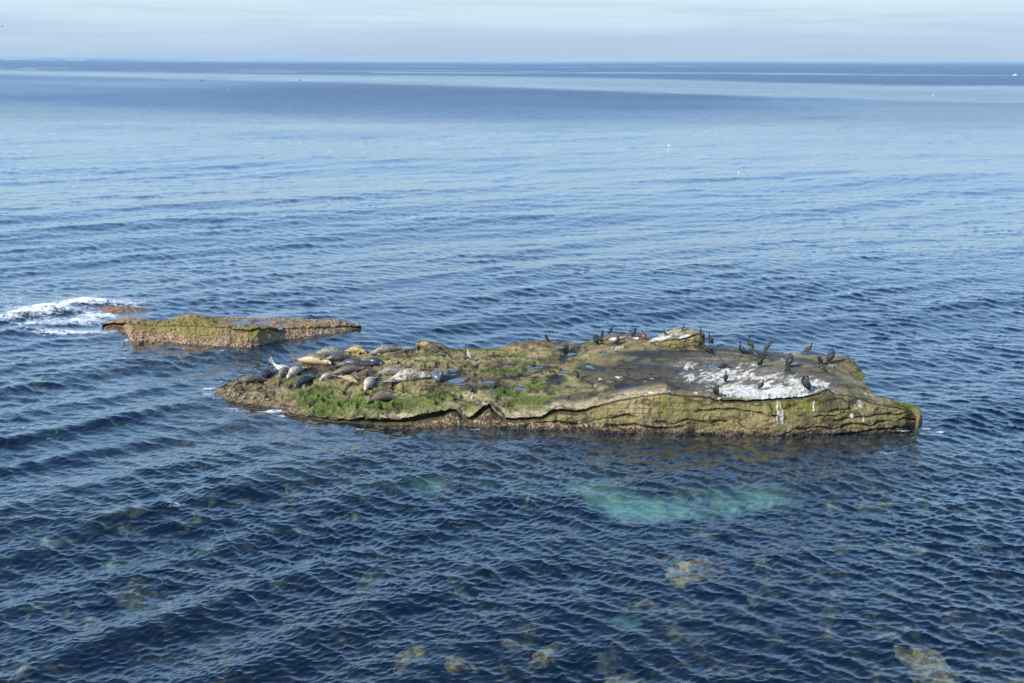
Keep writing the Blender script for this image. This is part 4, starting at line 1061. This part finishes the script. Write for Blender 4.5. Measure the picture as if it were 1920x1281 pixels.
def make_bird(pose, col, scale=1.0, wings_out=0.0, name='cormorant'):
    d = POSES[pose]; B_ = np.array(d['body'], float)
    root = bpy.data.objects.new(name, None); COL.objects.link(root)
    bm = bmesh.new(); tube(bm, B_, 4, 16)
    me = to_mesh(bm, 'body', .011, 2); link('body', me, PL[col][0], root)
    # tail fan
    t0 = B_[1][:3]; t1 = B_[0][:3]; dr = (t1 - t0); dr /= np.linalg.norm(dr)
    bm = bmesh.new(); e_ = t1 + dr * .10; e_[2] = max(e_[2], .02)
    tube(bm, [(*(t0 * .5 + t1 * .5), .04, .02), (*t1, .042, .014), (*(t1 * .5 + e_ * .5), .05, .010), (*e_, .052, .006)], 3, 10)
    link('tail', to_mesh(bm, 'tail'), PL[col][0], root)
    # folded wings
    k = 4 if len(B_) > 8 else 3
    if pose == 'crouched': k = 3
    for sg in (-1, 1):
        bm = bmesh.new(); a = B_[k + (0 if pose in ('crouched', 'hunched', 'gull') else 0)][:3]; b = B_[2][:3]; c_ = B_[0][:3]
        wv = B_[2][3]
        o_ = wings_out
        tube(bm, [(a[0] - .01, sg * (wv * .45), a[2] + .02, .02, .03), (a[0] * .6 + b[0] * .4 - .02, sg * (wv * .85 + o_), (a[2] + b[2]) / 2 + .01, .028, .085), (b[0] - .04, sg * (wv * .82 + o_ * 1.6), b[2], .026, .075), (b[0] * .4 + c_[0] * .6 - .02, sg * (wv * .5 + o_ * 1.3), (b[2] + c_[2]) / 2, .018, .045), (c_[0] - .02, sg * (.02 + o_ * .6), c_[2] + .02, .01, .02)], 4, 12)
        link('wing', to_mesh(bm, 'wing'), PL[col][1], root)
    h_ = np.array(d['head']); bd = np.array(d['bd'], float); bd /= np.linalg.norm(bd)
    bm = bmesh.new(); sd_ = (0, 1, 0)
    bl = .085 if name == 'cormorant' else .05
    tube(bm, [(*(h_ - bd * .01), .016, .016), (*(h_ + bd * bl * .5), .010, .011), (*(h_ + bd * bl), .007, .009), (*(h_ + bd * (bl + .01) + np.array([0, 0, -.012])), .004, .004)], 3, 8, sd_)
    link('bill', to_mesh(bm, 'bill'), m_bill, root)
    bx_ = (B_[2][0] + B_[1][0]) / 2 + .05; bz_ = B_[2][2] - .04
    for sg in (-1, 1):
        bm = bmesh.new()
        tube(bm, [(bx_, sg * .05, bz_, .022, .022), (bx_ + .01, sg * .055, bz_ * .45, .012, .012), (bx_ + .015, sg * .055, .015, .011, .011)], 3, 8)
        tube(bm, [(bx_ - .01, sg * .055, .008, .012, .006), (bx_ + .05, sg * .06, .008, .028, .006), (bx_ + .09, sg * .065, .006, .036, .004)], 2, 8)
        link('foot', to_mesh(bm, 'foot'), m_foot, root)
    return root


def copy_tree(o):
    c = o.copy(); COL.objects.link(c)
    for ch in o.children:
        d = ch.copy(); COL.objects.link(d); d.parent = c
    return c


# px, py(feet), pose, yaw (0 = faces right, 180 left, 270 toward viewer), scale, wings, colour, label
BIRDS = [
    (1024, 640, 'hunched', 190, .92, 0, 'black', 'lone cormorant on the smooth brown hump at the rear edge'),
    (1116, 649, 'preening', 200, 1.0, 0, 'black', 'cormorant hunched at the left of the tight cluster on the rear edge'),
    (1123, 643, 'leaning', 205, .85, .05, 'black', 'cormorant with its tail held out to the right in the tight rear cluster'),
    (1129, 633, 'hunched', 90, .85, 0, 'black', 'cormorant standing behind the tight rear cluster, back to the viewer'),
    (1145, 628, 'hunched', 5, .85, 0, 'black', 'cormorant at the rear edge with its bill pointing right, next to the cluster'),
    (1157, 648, 'preening', 330, .95, 0, 'black', 'cormorant preening above a spray of white streaks in front of the rear brown hump'),
    (1189, 632, 'hunched', 20, .85, 0, 'black', 'dark cormorant on the rear hump just left of the brown one'),
    (1205, 638, 'hunched', 160, .95, 0, 'brown', 'brown backed young cormorant on the rear hump'),
    (1246, 630, 'upright', 185, .62, 0, 'black', 'cormorant peeping up behind the left slope of the white streaked mound'),
    (1281, 620, 'upright', 20, .55, 0, 'black', 'cormorant whose neck shows above the very top of the mound'),
    (1315, 638, 'upright', 200, .92, 0, 'tanb', 'upright cormorant at the right end of the mound, beside its overhang'),
    (1331, 648, 'upright', 205, .98, 0, 'tanb', 'upright cormorant in front of the open sea, second right of the mound'),
    (1326, 661, 'crouched', 280, .8, 0, 'black', 'small dark cormorant bowed down in the dark wet strip below the mound'),
    (1389, 666, 'upright', 200, .9, .07, 'black', 'cormorant drying half open wings, left of the thin upright one'),
    (1406, 656, 'upright', 190, .98, 0, 'tanb', 'thin upright cormorant with stretched neck at the right rear edge'),
    (1439, 660, 'arched', 15, .95, 0, 'tanb', 'tan backed cormorant with its neck arched over to the right'),
    (1417, 675, 'leaning', 150, .95, .02, 'black', 'cormorant leaning forward, just behind the headless looking preener'),
    (1425, 690, 'preening', 280, .9, 0, 'black', 'cormorant with its head tucked away, standing right of a white patch below the leaning one'),
    (1355, 691, 'crouched', 340, .75, 0, 'black', 'cormorant crouched low beside the long pool on the guano slab'),
    (1360, 719, 'upright', 260, .72, 0, 'tanb', 'slim cormorant standing in the middle of the white guano'),
    (1427, 733, 'preening', 300, .95, 0, 'black', 'round backed cormorant preening at the front of the white slab'),
    (1341, 746, 'preening', 230, 1.0, 0, 'black', 'cormorant at the front left corner of the slab, above a yellowish ledge'),
    (1515, 663, 'leaning', 10, .72, 0, 'tanb', 'cormorant outlined against the sea at the right rear edge, facing right'),
    (1481, 689, 'preening', 20, .98, .02, 'black', 'taller cormorant of the pair at the right centre, rear one'),
    (1478, 702, 'leaning', 40, .72, .06, 'black', 'cormorant with drooped wings at the front of the right centre pair'),
    (1536, 684, 'hunched', 200, .85, 0, 'black', 'rear cormorant of the pair near the right end, pale breast'),
    (1540, 697, 'leaning', 175, .62, .05, 'black', 'front cormorant of the pair near the right end, tail out to the right'),
    (1558, 682, 'preening', 10, .95, 0, 'black', 'rightmost cormorant on the island'),
    (1508, 736, 'preening', 190, 1.18, 0, 'black', 'tall cormorant at the front right of the white slab'),
    (1080, 711, 'preening', 170, .85, .02, 'black', 'cormorant alone among the tide pools in the middle of the island'),
    (882, 738, 'hunched', 170, .85, 0, 'black', 'cormorant above long white streaks near the front edge, left of a pool'),
    (928, 729, 'leaning', 30, .62, 0, 'black', 'cormorant standing beside two small tide pools left of centre'),
]
HPX = [13, 20, 16, 14, 14, 17, 16, 17, 14, 12, 23, 24, 9, 24, 24, 18, 23, 20, 9, 24, 20, 23, 20, 23, 16, 16, 15, 25, 31, 17, 17, 14]
PH = {'upright': .72, 'hunched': .54, 'preening': .58, 'leaning': .62, 'arched': .54, 'crouched': .24}
protos = {}
for bi, (px, py, pose, yaw, s_, wo, colr, lab) in enumerate(BIRDS):
    key = (pose, wo, colr)
    if key not in protos: o = make_bird(pose, colr, 1, wo); protos[key] = o
    else: o = copy_tree(protos[key])
    g = ground(px, py); s_ = HPX[bi] * 1.06 * (g - Vector((0, 0, H))).length / F / PH[pose]
    o.location = (g.x, g.y, g.z - .01); o.rotation_euler = (0, 0, R(yaw)); o.scale = (s_,) * 3
    tag(o, lab, 'cormorant', 'cormorants perched on the rock')
g = ground(879, 672); o = make_bird('gull', 'gull', 1, 0, 'gull'); o.scale = (.9,) * 3; o.location = (g.x, g.y, g.z - .01); o.rotation_euler = (0, 0, R(110))
tag(o, 'mottled pale brown young gull standing near the rear edge between seals and cormorants', 'gull')
g = ground(790, 765); o = make_bird('crouched', 'brown', 1, 0, 'shorebird'); o.scale = (.62,) * 3; o.location = (g.x, g.y, g.z - .01); o.rotation_euler = (0, 0, R(170))
tag(o, 'small dark brown shorebird on the pale front lip of the rock', 'shorebird')

# ------------------------------------------------------------ things far out on the water
m_white = flat_mat('white_feather', (.75, .75, .73), .6); m_yel = flat_mat('yellow_plastic', (.75, .72, .12), .35); m_hull = flat_mat('white_gelcoat', (.75, .76, .78), .3)
m_dark = flat_mat('dark_cloth', (.05, .06, .05), .8); m_skin = flat_mat('skin', (.45, .28, .20), .6); m_org = flat_mat('orange_plastic', (.75, .45, .10), .4)
m_green = flat_mat('green_cloth', (.08, .15, .05), .8)


def kayak(px, py, yaw, L, lab, shirt):
    root = bpy.data.objects.new('kayak', None); COL.objects.link(root)
    bm = bmesh.new(); tube(bm, [(-L / 2, 0, .30, .03, .04), (-L * .42, 0, .2, .16, .12), (-L * .2, 0, .15, .33, .17), (0, 0, .14, .38, .18), (L * .2, 0, .15, .33, .17), (L * .42, 0, .2, .16, .12), (L / 2, 0, .32, .03, .04)], 4, 14)
    link('hull', to_mesh(bm, 'hull'), m_yel, root)
    bm = bmesh.new(); bmesh.ops.create_cone(bm, segments=20, radius1=.27, radius2=.25, depth=.06, cap_ends=True)
    for v in bm.verts: v.co += Vector((-.1, 0, .33))
    link('cockpit_rim', to_mesh(bm, 'cockpit_rim'), m_dark, root)
    p_ = P(px, py); root.location = (p_[0], p_[1], 0); root.rotation_euler = (0, 0, R(yaw)); tag(root, lab, 'kayak', 'kayaks far out on the sea')
    per = bpy.data.objects.new('person', None); COL.objects.link(per)
    bm = bmesh.new()
    tube(bm, [(-.12, 0, .25, .18, .13), (-.12, 0, .45, .17, .12), (-.1, 0, .70, .20, .12), (-.08, 0, .85, .13, .09), (-.07, 0, .92, .055, .055), (-.05, 0, 1.0, .07, .085), (-.05, 0, 1.10, .075, .09), (-.05, 0, 1.17, .03, .04)], 3, 12)
    for sg in (-1, 1):
        tube(bm, [(-.1, sg * .18, .78, .06, .06), (.05, sg * .26, .58, .045, .045), (.28, sg * .22, .62, .035, .035), (.34, sg * .2, .62, .04, .02)], 3, 8)
        tube(bm, [(-.1, sg * .10, .28, .09, .08), (.35, sg * .13, .36, .07, .07), (.75, sg * .10, .26, .05, .05)], 3, 8)
    link('body', to_mesh(bm, 'body', .025, 2), m_skin, per)
    bm = bmesh.new(); tube(bm, [(-.12, 0, .30, .20, .15), (-.12, 0, .45, .19, .14), (-.1, 0, .70, .22, .14), (-.08, 0, .84, .14, .10)], 3, 12)
    link('life_vest', to_mesh(bm, 'life_vest'), shirt, per)
    bm = bmesh.new(); tube(bm, [(-.05, 0, 1.12, .085, .10), (-.05, 0, 1.20, .06, .07), (-.05, 0, 1.22, .02, .02)], 3, 10)
    link('cap', to_mesh(bm, 'cap'), m_dark, per)
    per.location = root.location; per.rotation_euler = root.rotation_euler
    tag(per, 'person paddling the ' + lab, 'person', 'kayak paddlers')
    pd = bpy.data.objects.new('paddle', None); COL.objects.link(pd)
    bm = bmesh.new(); tube(bm, [(.34, -1.1, .40, .018, .018), (.34, 0, .64, .018, .018), (.34, 1.1, .88, .018, .018)], 2, 8, (1, 0, 0)); link('shaft', to_mesh(bm, 'shaft'), m_dark, pd)
    for sg in (-1, 1):
        bm = bmesh.new(); tube(bm, [(.34, sg * 1.0, .64 + sg * .22, .03, .02), (.34, sg * 1.2, .64 + sg * .26, .09, .02), (.34, sg * 1.4, .64 + sg * .30, .06, .015)], 3, 8, (1, 0, 0)); link('blade', to_mesh(bm, 'blade'), m_yel, pd)
    pd.location = root.location; pd.rotation_euler = root.rotation_euler; tag(pd, 'double bladed paddle held across the ' + lab, 'paddle', 'kayak paddles')


kayak(59, 131.5, 15, 3.8, 'left one of two yellow kayaks side by side', m_dark)
kayak(67, 131.5, 8, 3.4, 'right one of two yellow kayaks side by side', m_green)
kayak(379, 151, 60, 3.6, 'left single kayak in the pale calm band', m_dark)
kayak(562, 151, 55, 3.6, 'right single kayak in the pale calm band', m_green)
# motor boat
root = bpy.data.objects.new('motor_boat', None); COL.objects.link(root)
bm = bmesh.new(); tube(bm, [(-2.4, 0, .45, .8, .45), (-1.2, 0, .42, .95, .45), (.6, 0, .48, .9, .5), (1.8, 0, .6, .5, .45), (2.6, 0, .85, .06, .12)], 4, 14); link('hull', to_mesh(bm, 'hull'), m_hull, root)
bm = bmesh.new(); tube(bm, [(-.5, 0, 1.0, .5, .35), (-.1, 0, 1.5, .5, .3), (.3, 0, 1.35, .45, .3), (.6, 0, .9, .4, .2)], 3, 10); link('cabin', to_mesh(bm, 'cabin'), m_hull, root)
bm = bmesh.new(); tube(bm, [(-2.5, 0, .9, .12, .1), (-2.6, 0, .5, .12, .14), (-2.6, 0, .1, .05, .08)], 3, 8); link('outboard_motor', to_mesh(bm, 'outboard_motor'), m_dark, root)
p_ = P(1904, 142.5); root.location = (p_[0], p_[1], 0); root.rotation_euler = (0, 0, R(10)); tag(root, 'small white motor boat near the horizon at the right edge', 'boat')


def water_gull(px, py, s_, lab):
    root = bpy.data.objects.new('gull', None); COL.objects.link(root)
    bm = bmesh.new(); tube(bm, [(-.24, 0, .14, .03, .015), (-.12, 0, .09, .09, .05), (0, 0, .08, .12, .09), (.12, 0, .10, .09, .08), (.16, 0, .17, .045, .05), (.18, 0, .23, .045, .045), (.22, 0, .23, .03, .03)], 4, 12)
    link('body', to_mesh(bm, 'body', .015, 2), m_white, root)
    bm = bmesh.new(); tube(bm, [(.22, 0, .23, .014, .014), (.28, 0, .22, .006, .008)], 2, 8); link('bill', to_mesh(bm, 'bill'), m_yel, root)
    p_ = P(px, py); root.location = (p_[0], p_[1], .0); root.scale = (s_,) * 3; root.rotation_euler = (0, 0, R(px % 360)); tag(root, lab, 'gull', 'gulls resting on the sea')


water_gull(1255, 274, 1.0, 'white gull floating in the middle distance above the island mound')
water_gull(1444, 177.5, 1.3, 'tiny white gull floating far out, left of another white speck')
water_gull(1749, 179, 1.3, 'tiny white gull floating far out at the right')


def buoy(px, py, s_, mt_, lab):
    root = bpy.data.objects.new('marker_buoy', None); COL.objects.link(root)
    bm = bmesh.new(); tube(bm, [(0, 0, -.15, .05, .05), (0, 0, -.05, .18, .18), (0, 0, .1, .2, .2), (0, 0, .22, .12, .12), (0, 0, .27, .04, .04)], 3, 14, (0, 1, 0)); link('float', to_mesh(bm, 'float'), mt_, root)
    bm = bmesh.new(); tube(bm, [(0, 0, .25, .03, .03), (0, 0, .38, .03, .03), (0, 0, .42, .05, .05), (0, 0, .45, .02, .02)], 2, 8, (0, 1, 0)); link('handle', to_mesh(bm, 'handle'), m_white, root)
    p_ = P(px, py); root.location = (p_[0], p_[1], 0); root.scale = (s_,) * 3; tag(root, lab, 'buoy')


buoy(1385, 325.5, .7, m_yel, 'pale yellow float bobbing in the middle distance right of the floating gull')
buoy(428, 171, 1.6, m_org, 'tiny orange yellow float far out below the left single kayak')


def fly_bird(px, py, dist, s_, mt_, lab, yaw):
    a = (px - 960) / F; b = (640.5 - py) / F; d = fwd + a * right + b * up; q_ = d * dist + np.array([0, 0, H])
    root = bpy.data.objects.new('flying_bird', None); COL.objects.link(root)
    bm = bmesh.new(); tube(bm, [(-.3, 0, 0, .05, .01), (-.15, 0, 0, .05, .04), (.05, 0, 0, .08, .07), (.2, 0, .02, .045, .045), (.28, 0, .02, .035, .035), (.34, 0, .01, .008, .008)], 3, 10); link('body', to_mesh(bm, 'body'), mt_, root)
    for sg in (-1, 1):
        bm = bmesh.new(); tube(bm, [(.05, sg * .04, .02, .10, .02), (.08, sg * .3, .14, .09, .015), (.0, sg * .55, .12, .06, .01), (-.12, sg * .75, .06, .015, .006)], 3, 8, (1, 0, 0)); link('wing', to_mesh(bm, 'wing'), mt_, root)
    root.location = tuple(q_); root.scale = (s_,) * 3; root.rotation_euler = (R(25), 0, R(yaw)); tag(root, lab, 'bird')


fly_bird(124.5, 95, 420, 1.0, m_white, 'white bird flying just above the horizon at the left', 70)
fly_bird(4, 50, 260, .8, m_dark, 'dark bird flying at the left edge of the sky', 20)

# ------------------------------------------------------------ spray thrown up by the breaking wave
def spray():
    Vs, Fs = [], []; g_ = np.random.default_rng(5)
    oc = np.array([(1, 0, 0), (-1, 0, 0), (0, 1, 0), (0, -1, 0), (0, 0, 1), (0, 0, -1)], float)
    fc = [(0, 2, 4), (2, 1, 4), (1, 3, 4), (3, 0, 4), (2, 0, 5), (1, 2, 5), (3, 1, 5), (0, 3, 5)]
    k = 0
    for px, py, n, rx, ry, hz in ((95, 578, 500, 1.4, .4, .28), (165, 565, 500, 1.3, .4, .32), (30, 585, 260, .8, .4, .45), (230, 568, 260, 1.1, .3, .22), (12, 575, 120, .5, .3, .7), (37, 570, 70, .15, .15, .8), (250, 572, 120, .8, .3, .15), (330, 953, 50, .3, .05, .10), (525, 776, 60, .6, .12, .08)):
        c = P(px, py)
        for _ in range(int(n * 1.6)):
            a = g_.normal(size=2); z = abs(g_.normal()) * hz * .6 + .05; r = g_.uniform(.004, .014) * (1.2 if z < hz else .7)
            ctr = np.array([c[0] + a[0] * rx * .6, c[1] + a[1] * ry * .6, z]); Vs.append(oc * r * g_.uniform(.6, 1.5, 3) + ctr)
            Fs += [(i + k, j + k, l_ + k) for i, j, l_ in fc]; k += 6
    me = make_mesh('sea_spray', np.concatenate(Vs), np.array(Fs), True)
    o = link('sea_spray', me, flat_mat('spray_white', (.78, .81, .84), .5)); tag(o, 'white spray thrown up where the swell breaks left of the small reef', 'spray', kind='stuff')


spray()
